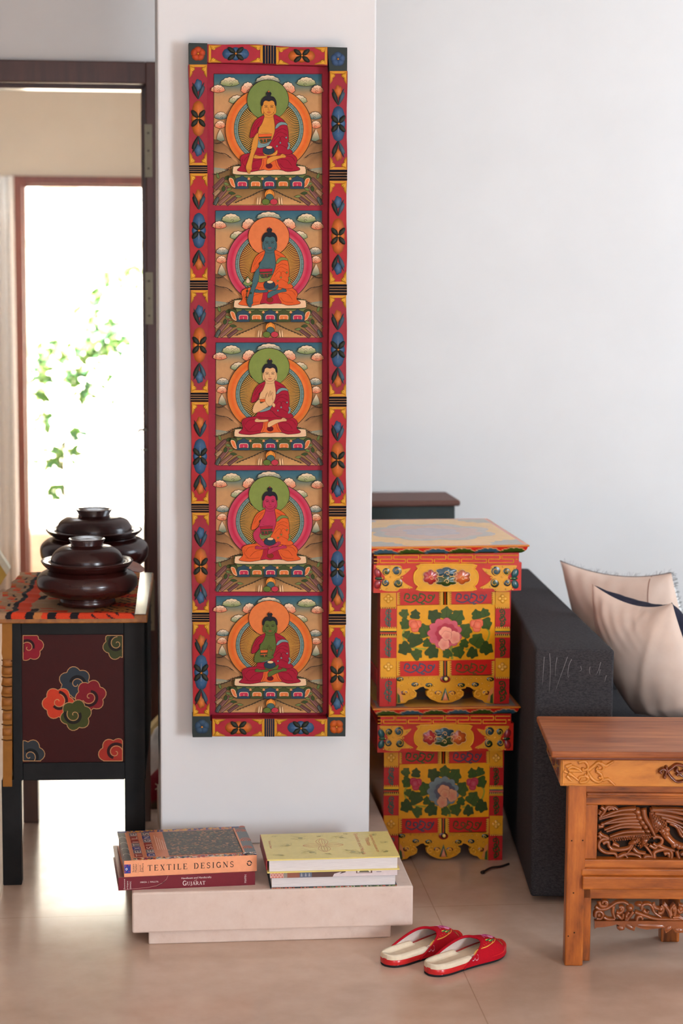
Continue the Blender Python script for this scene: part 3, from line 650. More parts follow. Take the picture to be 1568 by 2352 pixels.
    for P in ([(560, 1130), (590, 1090), (650, 1080)], [(600, 1180), (650, 1130), (720, 1110)], [(560, 1190), (620, 1200), (690, 1190)], [(900, 1110), (960, 1120), (1000, 1170)], [(930, 1080), (1000, 1090), (1030, 1130)], [(890, 1150), (930, 1190), (1010, 1200)], [(545, 1110), (550, 1150), (590, 1200)]): line(P, .8, dk, 4)
    # torso
    poly([(690, 960), (830, 925), (890, 1050), (800, 1066), (690, 1056), (660, 1050)], robe, dk, .8)
    poly([(748, 680), (745, 720), (715, 790), (690, 860), (688, 960), (830, 940), (846, 850), (850, 720), (826, 680)], skin, sl, .8, 3)
    line([(750, 722), (790, 730), (830, 720)], .6, sl, 3); line([(720, 862), (760, 870), (800, 864)], .6, sl, 3)
    poly([(694, 880), (818, 876), (815, 902), (696, 908)], lining, OL, .7); poly([(696, 908), (815, 902), (806, 950), (716, 960)], (60, 66, 40), OL, .7)
    line([(700, 925), (812, 918)], 1.4, lining)
    for q in (735, 765): line([(q, 922), (q + 4, 950)], 1.2, lining)
    poly([(690, 922), (712, 962), (760, 965), (806, 940), (822, 930), (800, 975), (745, 1000), (685, 1002)], sash, OL, .8, 3)
    line([(690, 960), (740, 985), (806, 950)], .6, mix(sash, OL, .5), 3)
    # viewer-left shoulder of the robe
    poly([(744, 706), (690, 734), (655, 768), (628, 830), (614, 900), (622, 916), (660, 900), (692, 850), (686, 826), (716, 800), (740, 745)], robe, OL, .9, 3)
    for P in ([(730, 735), (690, 780), (650, 840)], [(715, 740), (668, 775), (636, 860)], [(655, 890), (680, 850), (700, 810)]): line(P, .7, dk, 3)
    # viewer-right shoulder and sleeve
    poly([(836, 700), (900, 730), (940, 768), (966, 830), (972, 930), (968, 1000), (1010, 1046), (960, 1070), (860, 1048), (815, 1002), (792, 985), (820, 930), (846, 850), (842, 770)], robe, OL, .9, 3)
    for P in ([(858, 860), (910, 830), (955, 850)], [(840, 910), (890, 860), (958, 890)], [(830, 950), (880, 900), (905, 950)], [(880, 960), (910, 900), (950, 930)], [(860, 1000), (900, 980), (960, 1010)], [(850, 740), (890, 760), (920, 780)]): line(P, .8, dk, 4)
    poly([(848, 828), (862, 790), (900, 768), (945, 776), (962, 800), (930, 794), (896, 800), (866, 826)], sash, OL, .8, 3)
    poly([(962, 955), (985, 970), (980, 1010), (965, 1024), (958, 1010), (970, 985)], sash, OL, .6, 3)
    for q in ((950, 912), (895, 960), (864, 992)): ell(q[0], q[1], 8, 9, sash, OL, .5, n=10)
    # feet
    poly([(650, 1085), (668, 1070), (700, 1082), (770, 1080), (760, 1100), (660, 1104)], skin, sl, .8, 3)
    poly([(770, 1150), (776, 1108), (830, 1082), (890, 1078), (912, 1062), (940, 1074), (944, 1094), (900, 1100), (850, 1118), (790, 1152)], skin, sl, .8, 3)
    for q in range(4): line([(916 + q * 8, 1066 + q * 2), (914 + q * 8, 1082)], .5, sl); line([(656 + q * 9, 1078 - q), (660 + q * 9, 1092)], .5, sl)
    # viewer-right hand under the bowl
    bowl = pose != 'teach'
    if pose == 'lap':
        poly([(640, 930), (690, 880), (700, 930), (690, 980), (740, 1040), (800, 1050), (880, 1030), (880, 1060), (830, 1084), (720, 1078), (650, 1020), (632, 970)], skin, sl, .8, 3)
    if bowl:
        poly([(735, 1036), (752, 1050), (800, 1062), (840, 1050), (866, 1026), (866, 1060), (840, 1078), (765, 1078), (742, 1062)], skin, sl, .8, 3)
        ell(787, 1030, 54, 40, (38, 56, 70)); ell(793, 1002, 29, 14, (216, 176, 130), OL, .7)
        for q in range(4): line([(800 + q * 14, 1056 - q * 4), (796 + q * 16, 1072 - q * 5)], .6, sl)
    # viewer-left arm
    if pose in ('earth', 'earthf'):
        poly([(690, 868), (655, 905), (636, 960), (622, 1040), (598, 1120), (578, 1180), (586, 1216), (596, 1238), (616, 1242), (620, 1220), (632, 1205), (632, 1170), (650, 1080), (682, 1000), (692, 930)], skin, sl, .9, 3)
        for q in range(3): line([(590 + q * 10, 1236), (594 + q * 11, 1200)], .6, sl)
        line([(628, 1020), (640, 1014), (652, 1018)], .5, sl)
        if pose == 'earthf':
            line([(580, 1215), (575, 1150), (585, 1040)], 1.4, (52, 62, 36), 4)
            poly([(585, 950), (612, 990), (630, 1016), (585, 1040), (542, 1016), (560, 990)], (116, 130, 74), OL, .7, 3); poly([(587, 962), (606, 1000), (587, 1016), (568, 1000)], (206, 170, 140), OL, .6, 3)
            for a, b in ((566, 1090), (600, 1110), (560, 1150)): poly([(a, b), (a + 14, b - 16), (a + 26, b), (a + 12, b + 12)], (48, 56, 34), None)
    if pose == 'teach':
        poly([(692, 880), (650, 920), (628, 975), (632, 1006), (660, 1016), (760, 960), (800, 918), (790, 890), (740, 905), (700, 920)], skin, sl, .9, 3)
        poly([(838, 930), (800, 900), (790, 900), (812, 945), (830, 960)], skin, sl, .8, 3)
        poly([(745, 895), (752, 850), (768, 812), (778, 860), (790, 800), (798, 808), (796, 850), (812, 812), (818, 822), (812, 870), (820, 905), (800, 945), (770, 940)], skin, sl, .7, 2)
    if pose == 'raise':
        poly([(690, 870), (652, 920), (640, 975), (650, 1002), (690, 1006), (760, 985), (820, 960), (812, 930), (760, 945), (700, 945), (700, 900)], skin, sl, .9, 3)
        poly([(762, 950), (768, 890), (775, 830), (786, 834), (784, 870), (794, 846), (802, 852), (796, 890), (815, 870), (820, 880), (806, 930), (808, 955)], skin, sl, .7, 2)
    # head
    poly([(746, 640), (830, 640), (832, 706), (790, 718), (746, 706)], skin, None)
    for q in (733, 845): ell(q, 655, 12, 42, skin, sl, .8, n=16)
    poly([(730, 600), (735, 570), (790, 556), (842, 570), (848, 600), (846, 650), (826, 690), (790, 706), (754, 690), (734, 650)], skin, sl, .8, 3)
    hair = (34, 32, 38)
    poly([(718, 618), (720, 575), (745, 538), (770, 530), (764, 508), (776, 492), (800, 492), (812, 508), (806, 530), (835, 540), (856, 575), (858, 618), (845, 610), (838, 582), (815, 570), (790, 578), (762, 570), (742, 582), (734, 612)], hair, (20, 16, 16), .8, 3)
    poly([(778, 494), (788, 478), (798, 494)], lining if skin != robe else (190, 60, 90), OL, .5)
    for q in (-1, 1):
        line([(790 + q * 12, 622), (790 + q * 26, 615), (790 + q * 44, 620)], .9, hair, 3); line([(790 + q * 13, 634), (790 + q * 26, 629), (790 + q * 40, 634)], 1.3, (50, 34, 30), 3)
        cv.ell(*T(790 + q * 26, 632), .9, .6, (20, 16, 16), 8)
    line([(786, 632), (782, 656), (790, 661), (800, 656)], .7, sl, 3); line([(774, 681), (783, 677), (790, 679), (797, 677), (806, 681)], 1.6, (150, 50, 46), 3); line([(782, 687), (790, 689), (798, 687)], .8, (150, 60, 50))
    cv.line(TP([(283, 325), (1281, 325), (1281, 1530), (283, 1530), (283, 325)]), 1.0, (60, 30, 26))
    mb.build('painting', M['matte'], art)
ORA = ((192, 110, 46), (204, 92, 36), (208, 118, 58), (48, 62, 48)); PNK = ((176, 70, 88), (178, 34, 66), (190, 84, 96), (86, 44, 38)); OR2 = ORA[:3] + ((86, 42, 30),); PK2 = PNK[:3] + ((48, 60, 48),)
MAR, ORB, SBL, SGR = (148, 22, 44), (202, 84, 36), (110, 136, 136), (112, 124, 66)
painting((490.5, 170.5, 738.5, 470.5), (106, 122, 62), ORA, (196, 130, 52), MAR, (204, 88, 40), SBL, 'earth', 0)
painting((494, 484, 738.8, 774.5), (204, 110, 62), PNK, (62, 92, 96), ORB, (158, 28, 50), SGR, 'earthf', 5)
painting((495, 786.5, 739, 1067.5), (116, 130, 62), ORA, (206, 160, 112), MAR, (204, 88, 40), SBL, 'teach', 0)
painting((495.5, 1080, 739, 1357.5), (116, 130, 62), PK2, (170, 46, 76), ORB, (158, 28, 50), SGR, 'lap', 0)
painting((495.5, 1368.5, 739, 1635), (208, 112, 58), OR2, (84, 96, 44), MAR, (204, 88, 40), SBL, 'raise', -12)
# ================================================================== CABINET ON THE LEFT, POTS
def Rz(a): return Matrix.Rotation(a, 3, 'Z')
def planemap(loc, rz, y0):
    """pixels -> local coordinates on the vertical plane local y = y0 of a thing placed at loc, rz"""
    R = Rz(rz); Ri = Rz(-rz); p = Vector(loc) + R @ Vector((0, y0, 0)); n = R @ Vector((0, -1, 0)); L = Vector(loc)
    def f(u, v, w=0): q = Ri @ (atP(u, v, p, n) - L); return Vector((q.x, q.y - w, q.z))
    return f
cl, crz = (-.122, 4.765, 0), -.037
cf0 = planemap(cl, crz, 0)
cab = thing('cabinet', 'low black cabinet with dark red end panel painted with coloured clouds', 'cabinet', cl, crz)
zt = cf0(170, 1411).z; zb = cf0(170, 1430).z; zu = cf0(150, 1792).z
xL, xR = cf0(28, 1600).x, cf0(333, 1600).x; CD = .575
mb = MB(); mb.box(cf0(-8, 1420).x, cf0(339, 1420).x, -.012, CD + .03, zb, zt); mb.build('top_board', M['gold_wood'], cab, .003)
mb = MB(); x0, x1 = cf0(-6, 1420).x, cf0(337, 1420).x; mb.box(x0 + .002, x1 - .002, -.008, CD + .026, zt, zt + .0015, (70, 62, 58)); mb.build('table_surface', M['gloss'], cab)
pxa, pxb, pza, pzb = cf0(50, 1600).x, cf0(285, 1600).x, cf0(170, 1752).z, cf0(170, 1458).z
mb = MB(); mb.box(xL, pxa, 0, .03, zu, zb); mb.box(pxb, xR, 0, .03, zu, zb); mb.box(pxa, pxb, 0, .03, pzb, zb); mb.box(pxa, pxb, 0, .03, zu, pza); mb.build('end_frame', M['black_wood'], cab, .002)
mb = MB(); mb.box(xL, xR, .03, CD, zu + .01, zb); mb.build('body', M['black_wood'], cab, .002)
for (xa, xb, ya, yb) in ((cf0(5, 1900).x, cf0(48, 1900).x, 0, .042), (pxb, cf0(332, 1800).x, 0, .042), (cf0(8, 1900).x, cf0(46, 1900).x, CD - .045, CD), (pxb, cf0(332, 1800).x, CD - .045, CD)):
    mb = MB(); mb.box(xa, xb, ya, yb, 0, zu + .002); mb.build('leg', M['black_wood'] if ya == 0 else wood_mat('leg_wood', [(.3, (70, 44, 32)), (.7, (96, 64, 48))], 6, (8, 8, 1)), cab, .002)
# carved gold trim along the left corner, seen end-on
mb = MB(); prof = [(28, 1430), (5, 1430), (5, 1470), (4, 1500), (7, 1515), (8, 1518), (7, 1522), (5, 1530), (4, 1545), (6, 1555), (5, 1562), (3, 1572), (6, 1577), (5, 1583), (3, 1592), (5, 1600), (4, 1610), (4, 1622), (7, 1630), (7, 1640), (7, 1662), (7, 1700), (7, 1806), (28, 1806)]
mb.prism(prof, cf0, -.06, .004, (150, 96, 36))
cv = Cv(mb, cf0, w=.0042)
for y in (1515, 1528, 1553, 1573, 1598, 1628, 1662, 1697): cv.rib([(4, y), (14, y + 3), (28, y + 2)], 3, .002, (96, 58, 26), 1)
for y in (1521, 1540, 1563, 1585, 1612, 1645, 1680): cv.dome([(6, y - 8), (27, y - 8), (27, y + 9), (6, y + 9)], .005, (130, 76, 32), (164, 104, 44))
mb.build('carved_trim', M['paint'], cab)
for k in (0, 1):
    mb = MB(); mb.box(xL - .012, xL, .05 + k * .25, .285 + k * .25, zu + .03, zb - .03); mb.build('door', M['black_wood'], cab, .003)
# painted end panel
mb = MB(); mb.box(pxa, pxb, .006, .03, pza, pzb, (58, 12, 11)); fpn = planemap(cl, crz, .006); cv = Cv(mb, fpn, w=4e-5)
Z7 = lambda P: [(x / 3.36, 1400 + y / 3.36) for x, y in P]
CRM = (196, 146, 96)
def cloudm(cx, cy, r, col, dark, a0, d, clip=None, nb=6):
    P = scallop(cx, cy, r, r * 1.02, nb, .13, a0)
    q = spiral(cx + r * .12 * cos(a0 + 2), cy + r * .12 * sin(a0 + 2), r * .52, 1.15, a0 + 2.4, d, 22, .12)
    dk = spiral(cx + r * .1 * cos(a0 + 2), cy + r * .1 * sin(a0 + 2), r * .68, .62, a0 + 2.2, d, 14, .55)
    if clip:
        cl_ = lambda P: [(max(clip[0], min(clip[2], x)), max(clip[1], min(clip[3], y))) for x, y in P]; P, q, dk = cl_(P), cl_(q), cl_(dk)
    cv.poly(Z7(P), col); cv.line(Z7(dk), 6.4 * r / 110, dark); cv.line(Z7(P + [P[0]]), 1.5, CRM); cv.line(Z7(q), 1.5, CRM)
cloudm(580, 565, 116, (44, 52, 60), (20, 16, 18), -1.2, -1); cloudm(700, 665, 112, (124, 22, 32), (40, 12, 14), .3, -1)
cloudm(450, 725, 116, (196, 58, 32), (48, 14, 14), 2.6, 1); cloudm(585, 815, 112, (62, 66, 26), (26, 18, 16), 1.3, -1)
fr = (178, 200, 945, 1168)
cloudm(225, 285, 104, (136, 20, 36), (46, 12, 16), .4, 1, fr); cloudm(905, 275, 104, (56, 60, 30), (28, 18, 16), 2.4, -1, fr)
cloudm(225, 1120, 112, (48, 52, 56), (20, 18, 20), -.6, -1, fr); cloudm(880, 1110, 112, (158, 44, 32), (46, 14, 14), 3.6, -1, fr)
mb.build('end_panel', M['paint'], cab)
# patterned cloth
def tz(x): return zt + .0018
mb = MB(); xr_ = cf0(309, 1411).x; xl0, xl1 = cf0(-34, 1411).x, cf0(-4, 1411).x
rc = random.Random(5); cells = {}
def wr(u, v):
    return .0035 * (sin(v * 31 + 2 * sin(u * 3)) * .5 + .5) ** 3 * (1 - .75 * u) + .0012 * (sin(v * 60 + u * 5) * .5 + .5) * (1 - u)
def cloth(u, v):
    if v < .035:
        x = xl0 + (xr_ - xl0) * u; return (x, -.016, tz(0) + .002 - (.035 - v) * .34)
    vv = (v - .035) / .965
    xl = xl0 + (xl1 - xl0) * vv ** .6 + .004 * sin(vv * 23); x = xl + (xr_ - .004 * vv - xl) * u
    return (x, -.016 + vv * (CD + .036), tz(0) + .0022 + wr(u, vv))
RD, BK, TN, OT = (196, 62, 36), (36, 32, 34), (158, 122, 92), (176, 112, 62)
def clothc(u, v):
    s = -34 + 343 * u; jag = 1.6 * sin(v * 90) + 1.2 * sin(v * 41 + 1); s2 = s + jag
    if 16 <= s2 < 29: return BK
    if 29 <= s2 < 60: return RD
    rng = int(v * 15 + .3 * sin(s / 20)); fr_ = (v * 15) % 1
    if s2 < 16:
        k = (rng + int(s2 / 19 + 5)) % 3
        return (RD if (k == 0 and fr_ < .62) else BK if (s2 > -8 + 10 * (rng % 2) and s2 < -2 + 10 * (rng % 2) and fr_ < .5) else TN if k else OT)
    if s2 > 212:
        n = sin(s * .32 + 4 * sin(v * 40)) + sin(v * 110 + s * .2); return BK if n > 1.05 else OT if rng % 3 else RD
    if v < .06: # the hem shows the blocks cut short
        for a, b, c in ((60, 80, BK), (80, 98, OT), (98, 111, RD), (111, 131, BK), (131, 163, RD), (163, 183, BK), (183, 212, RD)):
            if a <= s2 < b: return c
    k = rng % 4
    return BK if (k == 1 and 60 < s2 < 78) else RD if (k == 1 and 84 < s2 < 150 and fr_ < .6) else BK if (k == 3 and 120 < s2 < 140 and fr_ < .7) else RD if (k == 3 and 150 < s2 < 200 and fr_ < .7) else TN
mb.grid(cloth, 150, 130, clothc)
o = mb.build('tablecloth', M['fabric'], None); o.location = cl; o.rotation_euler = (0, 0, crz)
tag(o, 'red, black and tan patterned cloth spread over the black cabinet top', 'cloth')

# lidded pots
def pot(name_label, ax, Y, S, rb, prof_bowl, prof_lid, kz=1):
    p = atY(ax, 1300, Y); root = thing('lidded_pot', name_label, 'pot', (p.x, Y, zt + .0075), 0, 'dark turned pots')
    mb = MB(); mb.lathe([(r / S, z * kz / S) for r, z in prof_bowl], 0, 0, (0, 0, 0), 72); mb.build('bowl', M['pot'], root)
    mb = MB(); mb.lathe([(r / S, z * kz / S) for r, z in prof_lid], 0, 0, (0, 0, 0), 72); mb.build('lid', M['pot'], root)
    return root
def smoothp(P, n=5): return cr(P, n)
Yp = atZ(200, 1387, zt + .007).y
bowl1 = [(2, 0), (62, 0), (64, 3), (62, 14), (60, 17)] + smoothp([(62, 18), (90, 25), (109, 39), (114, 53), (111.5, 66), (103, 76), (93, 81), (90, 83)], 5) + [(70, 84), (2, 84)]
lid1 = [(2, 84), (84, 84)] + smoothp([(86, 84.5), (94, 91), (101, 99), (104, 105)], 4) + [(103, 106.2), (92, 103), (83, 101.5)] + smoothp([(81.5, 104), (80, 114), (72, 127), (58, 137), (44, 141), (37, 142)], 5) + [(35, 144), (41.5, 157), (40, 158), (30, 152), (2, 150)]
pot('smaller dark brown lidded wooden pot nearest the front edge of the patterned cloth', 200, Yp, 950, 64, bowl1, lid1, .95)
Yq = 5.19; zb2 = zt + .0075; S2 = 4700 / (Yq * 1.0) * .99
yb2 = 1347
k2 = 1.08
bowl2 = [(2, 0), (66, 0), (68, 4), (64, 20)] + smoothp([(66, 22), (100, 40), (118, 60), (123, 80), (120, 96), (108, 109), (95, 114), (93, 116)], 5) + [(70, 117), (2, 117)]
lid2 = [(2, 117), (88, 117)] + smoothp([(90, 117.5), (99, 123), (106, 130), (109.5, 135)], 4) + [(108, 136.4), (98, 133), (88, 131)] + smoothp([(86, 133), (84, 145), (76, 158), (60, 167), (44, 170), (37, 171)], 5) + [(35, 173), (42, 187), (40, 188), (30, 182), (2, 180)]
pot('larger dark brown lidded wooden pot standing behind the smaller one on the cloth', 217, Yq, S2, 68, bowl2, lid2, .89)
# small brown lid leaning between the pots
mb = MB(); mb.lathe([(.001, -.004), (.034, -.004), (.058, .004), (.06, .008), (.054, .008), (.03, .002), (.001, .002)], 0, 0, (150, 100, 84), 40)
o = mb.build('wooden_saucer', M['gloss']); p = atY(303, 1303, 5.03); o.location = (p.x, 5.03, p.z); o.scale = (.52,) * 3; o.rotation_euler = (radians(14), radians(20), 0)
tag(o, 'small light brown wooden saucer leaning against the rear pot, half hidden', 'saucer')
# things pushed in behind the cabinet
mb = MB(); pm = lambda u, v, w: atY(u, v, 5.62) + Vector((0, -w, 0))
pb = Vector(atY(-90, 1640, 5.62))
mb = MB(); pmb = lambda u, v, w: atY(u, v, 5.62) + Vector((0, -w, 0)) - Vector((-.45, 5.62, 0))
zfl = 1815
mb.prism([(-86, 1160), (17, 1318), (-330, 1842), (-410, 1720)], pmb, -.02, .02, (206, 168, 86)); mb.prism([(-92, 1150), (-80, 1144), (24, 1304), (17, 1318)], pmb, -.022, .024, (222, 214, 190))
o = mb.build('leaning_board', M['matte']); o.location = (-.45, 5.62, 0); tag(o, 'yellow board with a pale edge leaning beside the doorway, at the left border', 'board')
def blob(rx, ry, rz, cf, f=lambda x, y, z: (x, y, z), nu=28, nv=16, mb=None):
    mb = mb or MB(); mb.grid(lambda u, v: f(rx * sin(pi * v) * cos(2 * pi * u), ry * sin(pi * v) * sin(2 * pi * u), rz * cos(pi * v)), nu, nv, cf); return mb
p = atY(372, 1795, 5.42)
def bagf(x, y, z): k = 1 + .08 * sin(9 * z / .1 + x * 40) + .05 * sin(30 * x + 2); return (x * k, y * k, max(z, -.085))
mb = blob(.075, .05, .11, lambda u, v: (222, 220, 216) if .25 < v < .8 else (206, 204, 200), bagf)
o = mb.build('plastic_bag', M['gloss']); o.location = (p.x + .025, 5.58, .086); tag(o, 'crumpled white plastic bag on the floor between black cabinet and column', 'bag')
mb = blob(.06, .045, .075, lambda u, v: (116, 22, 36) if v < .62 else (88, 70, 56), lambda x, y, z: (x + .25 * z, y, max(z, -.055) + .02 * sin(x * 30)))
cvx = Cv(mb, lambda u, v, w: Vector((u, -.046 - w + .5 * (u * u) / .1, v)), w=.003)
for a in range(5): cvx.line([(-.012, .01), (-.012 + .014 * cos(a * 1.25), .01 + .014 * sin(a * 1.25))], .003, (214, 190, 170))
o = mb.build('cloth_shoe', M['matte']); p = atY(366, 1840, 5.42); o.location = (p.x + .012, 5.44, .056); tag(o, 'dark red embroidered cloth shoe poking out from behind the white column', 'shoe')
mb = MB(); pf = lambda u, v, w: atY(u, v, 5.70) + Vector((0, -w, 0)) - Vector((.1, 5.70, 0))
mb.prism([(326, 1694), (390, 1628), (470, 1690), (470, 1775), (326, 1776)], pf, -.03, .03, (186, 158, 108)); mb.prism([(322, 1690), (390, 1620), (396, 1634), (326, 1702)], pf, -.034, .034, (206, 184, 132))
mb.prism([(344, 1776), (470, 1776), (470, 1842), (344, 1842)], pf, -.028, .028, (150, 120, 80))
o = mb.build('cardboard_box', M['matte'], None, .003); o.location = (.1, 5.70, 0); tag(o, 'tan cardboard box with slanting lid standing behind the white column', 'box')
# ================================================================== STACKED PAINTED TABLES AND DARK CHEST
TL, TRZ = (.7645, 5.07, .40), radians(2.0)
ZA = lambda x, y: (830 + x / 3.733, 1100 + y / 3.733)
ZB = lambda x, y: (830 + x / 3.92, 1340 + y / 3.92)
YEL, TRED, TGRN, TBLU, TGOL = (222, 152, 8), (188, 26, 14), (50, 72, 16), (44, 78, 92), (218, 158, 40)
def leaf3(x, y, s, rot):
    P = [(0, .02), (.0, .26), (.06, .46), (.26, .52), (.42, .40), (.60, .50), (.72, .36), (.80, .18), (1.0, .0), (.82, -.2), (.70, -.38), (.56, -.48), (.42, -.38), (.24, -.5), (.05, -.44), (.0, -.24)]
    P = cr(P, 3, True); return [(x + s * (a * cos(rot) - b * sin(rot)), y + s * (a * sin(rot) + b * cos(rot))) for a, b in P]
def scrollwork(cv, T, cx, cy, L, c, vert=False, fl=1):
    """painted running scroll: two linked spirals with side curls"""
    S = (lambda x, y: T(cx + y * fl, cy + x)) if vert else (lambda x, y: T(cx + x * fl, cy + y))
    w = 3.2
    for P in ([(-.5, .05), (-.46, -.22), (-.34, -.2), (-.34, -.02), (-.42, .02)], [(-.5, .1), (-.3, .22), (-.12, .1), (-.08, -.12), (-.2, -.16), (-.22, .0), (-.15, .02)],
              [(-.1, .12), (.02, .24), (.16, .1), (.2, -.12), (.06, -.24), (.0, -.1), (.08, -.02)], [(.16, .1), (.3, .22), (.42, .1), (.44, -.12), (.32, -.16), (.3, -.02), (.37, .0)],
              [(-.1, .1), (-.02, .0), (.02, -.3)], [(.1, .16), (.08, .3), (.18, .28)], [(.42, .1), (.5, -.1), (.5, -.22)]):
        cv.line([S(a * L, b * L * .62) for a, b in cr(P, 4)], w, c)
def lacy(cv, T, x, y0, y1, d, c=TGOL):
    """raised lace edge down a vertical strip"""
    n = 7
    for i in range(n):
        y = y0 + (y1 - y0) * (i + .5) / n; cv.domee(*T(x + d * 8, y), 2.6, 2.0, .0016, (164, 100, 16), (236, 186, 70), 10)
def lacy_h(cv, T, x0, x1, y, d, c=TGOL, n=9):
    for i in range(n):
        x = x0 + (x1 - x0) * (i + .5) / n; cv.domee(*T(x, y + d * 8), 2.0, 2.4, .0016, (164, 100, 16), (236, 186, 70), 10)

def tibetan_table(label, loc, rz, scale, fl, group, swap):
    root = thing('painted_table', label, 'table', loc, rz, group); root.scale = scale
    fB = planemap(TL, TRZ, -.21); fD = planemap(TL, TRZ, -.23); fE = planemap(TL, TRZ, -.248); fS = planemap(TL, TRZ, -.204); fC = planemap(TL, TRZ, -.2325)
    zz = lambda f, p: f(*p).z; xx = lambda f, p: f(*p).x
    D1 = .21
    # top board
    xa, xb = xx(fE, ZA(4, 570)), xx(fE, ZA(1452, 570)); ztop = zz(fE, ZA(1452, 566)); zt0 = zz(fE, ZA(1452, 582))
    xb -= .003; xa = -xb
    mb = MB(); mb.box(xa, xb, -.248, D1 + .03, zt0, ztop, (196, 116, 28)); cvt = Cv(mb, lambda u, v, w: Vector((u, v, ztop + w)), w=3e-5)
    cvt.poly([(xa + .004, -.244), (xb - .004, -.244), (xb - .004, D1 + .026), (xa + .004, D1 + .026)], (206, 120, 84))
    cvt.poly([(xa + .012, -.236), (xb - .012, -.236), (xb - .012, D1 + .018), (xa + .012, D1 + .018)], (226, 168, 78))
    ym = (-.248 + D1 + .03) / 2
    for sx in (-1, 1):
        for sy in (-1, 1):
            cx, cy = sx * (xb - .012), ym + sy * (.244 - .012); P = [(cx, cy)] + [(cx - sx * .085 * (1 - (.12 if i % 2 else 0)) * cos(pi / 2 * i / 8), cy - sy * .085 * (1 - (.12 if i % 2 else 0)) * sin(pi / 2 * i / 8)) for i in range(9)]
            cvt.poly(P, (160, 148, 128))
    cvt.poly(scallop(0, ym, .155, .15, 8, .1), (172, 156, 140)); cvt.poly(scallop(0, ym, .125, .12, 8, .1), (190, 150, 130)); cvt.poly(scallop(0, ym, .07, .07, 6, .14), (172, 150, 146))
    mb.build('top_board', M['gloss'], root, .0015)
    # cornice with painted cloud scallops: a cove under the top
    mb = MB(); y1c = -.2345; z1 = zz(fD, ZA(700, 641)); x1c = xx(fD, ZA(1348, 640))
    cove = [(0, 0), (.10, .35), (.35, .68), (.7, .92), (1, 1)]
    def cov(u, t, side):
        k = cr(cove, 4); i = t * (len(k) - 1); a = int(min(i, len(k) - 2)); g = i - a; q = (k[a][0] + (k[a + 1][0] - k[a][0]) * g, k[a][1] + (k[a + 1][1] - k[a][1]) * g)
        hx = (xb - .004) + (x1c - xb + .004) * q[0]; yy = -.246 + (y1c + .246) * q[0]; z = zt0 + (z1 - zt0) * q[1]; yb_ = D1 + .028 - (.013) * q[0]
        return {'f': (-hx + 2 * hx * u, yy, z), 'r': (hx, yy + (yb_ - yy) * u, z), 'l': (-hx, yb_ + (yy - yb_) * u, z), 'b': (hx - 2 * hx * u, yb_, z)}[side]
    def cc(u, t, n=6):
        a = (u * n) % 1; k = int(u * n + swap); e = .16 + .34 * (abs(a - .5) * 2) ** 2 - .07 * abs(sin(a * 14))
        if t < e - .09: return TRED
        if t < e: return (206, 150, 100)
        base = TGRN if k % 2 else TBLU
        if a < .06 or a > .94: return (30, 24, 18)
        if t > .55 and abs(a - .5) < .34:
            return (22, 22, 14) if t < .80 else (200, 100, 64) if abs(a - .5) < .17 else (22, 22, 14)
        return base
    for sd in 'frlb': mb.grid(lambda u, t: cov(u, t, sd), 90 if sd == 'f' else 40, 14, cc)
    mb.build('cornice', M['gloss'], root)
    # fret band
    z2 = zz(fC, ZA(700, 727)); mb = MB(); mb.box(-x1c, x1c, -.2325, D1 + .012, z2, z1 + .002, TRED)
    cv = Cv(mb, fC, w=5e-5); per = 232
    for k in range(6):
        a = 43 + per * k; b = a - 115
        for P in ([(a, 688), (a, 655), (a + 215, 655), (a + 215, 688)], [(b, 688), (b, 718), (b + 215, 718), (b + 215, 688)], [(a, 688), (b + 215, 688)], [(b + 232, 688), (a + 215, 688)]):
            P = [(min(max(q[0], 106), 1340), q[1]) for q in P]
            for p_, q_ in zip(P, P[1:]):
                if p_ != q_ and not (p_[0] == q_[0] and p_[0] in (106, 1340)): cv.sub(0).rib([ZA(*p_), ZA(*q_)], 2.3, .0015, (240, 170, 44), 1)
    mb.build('fret_band', M['gloss'], root)
    # apron drawer
    xa1, xb1 = xx(fD, ZA(93, 850)), xx(fD, ZA(1360, 850)); hx = (xb1 - xa1) / 2; za = zz(fD, ZA(700, 968)); mb = MB()
    mb.box(-hx, hx, -.23, D1 + .012, za, z2, (190, 34, 18)); cv = Cv(mb, fD, w=5e-5)
    T = ZA
    P = [(500, 732), (950, 732), (965, 770), (990, 800), (998, 845), (988, 890), (962, 920), (948, 955), (500, 955), (486, 920), (455, 890), (446, 845), (456, 800), (482, 770)]
    cv.slab([T(*q) for q in cr(P, 3, True)], .0025, (214, 150, 20)); c2 = cv.sub(.0026)
    c2.rib([T(*q) for q in cr(P + [P[0]], 3)], 3, .0018, (230, 170, 40), 1)
    for (x, y, rx, ry, c) in ((590, 840, 66, 62, (196, 44, 40)), (858, 840, 72, 60, (214, 96, 30)), (726, 800, 92, 44, TBLU), (722, 870, 92, 48, TGRN)):
        Q = [T(a, b) for a, b in scallop(x, y, rx, ry, 6, .14)]; c2.sub(.0003).dome(Q, .003, mix(c, (0, 0, 0), .35), c); c2.sub(.0014).rib(Q + [Q[0]], 1.5, .0012, (222, 176, 110), 1)
        c2.sub(.003).rib([T(a, b) for a, b in spiral(x + 6, y + 8, 24, 1.1, pi, 1, 12)], 1.7, .0014, (226, 180, 116), 1)
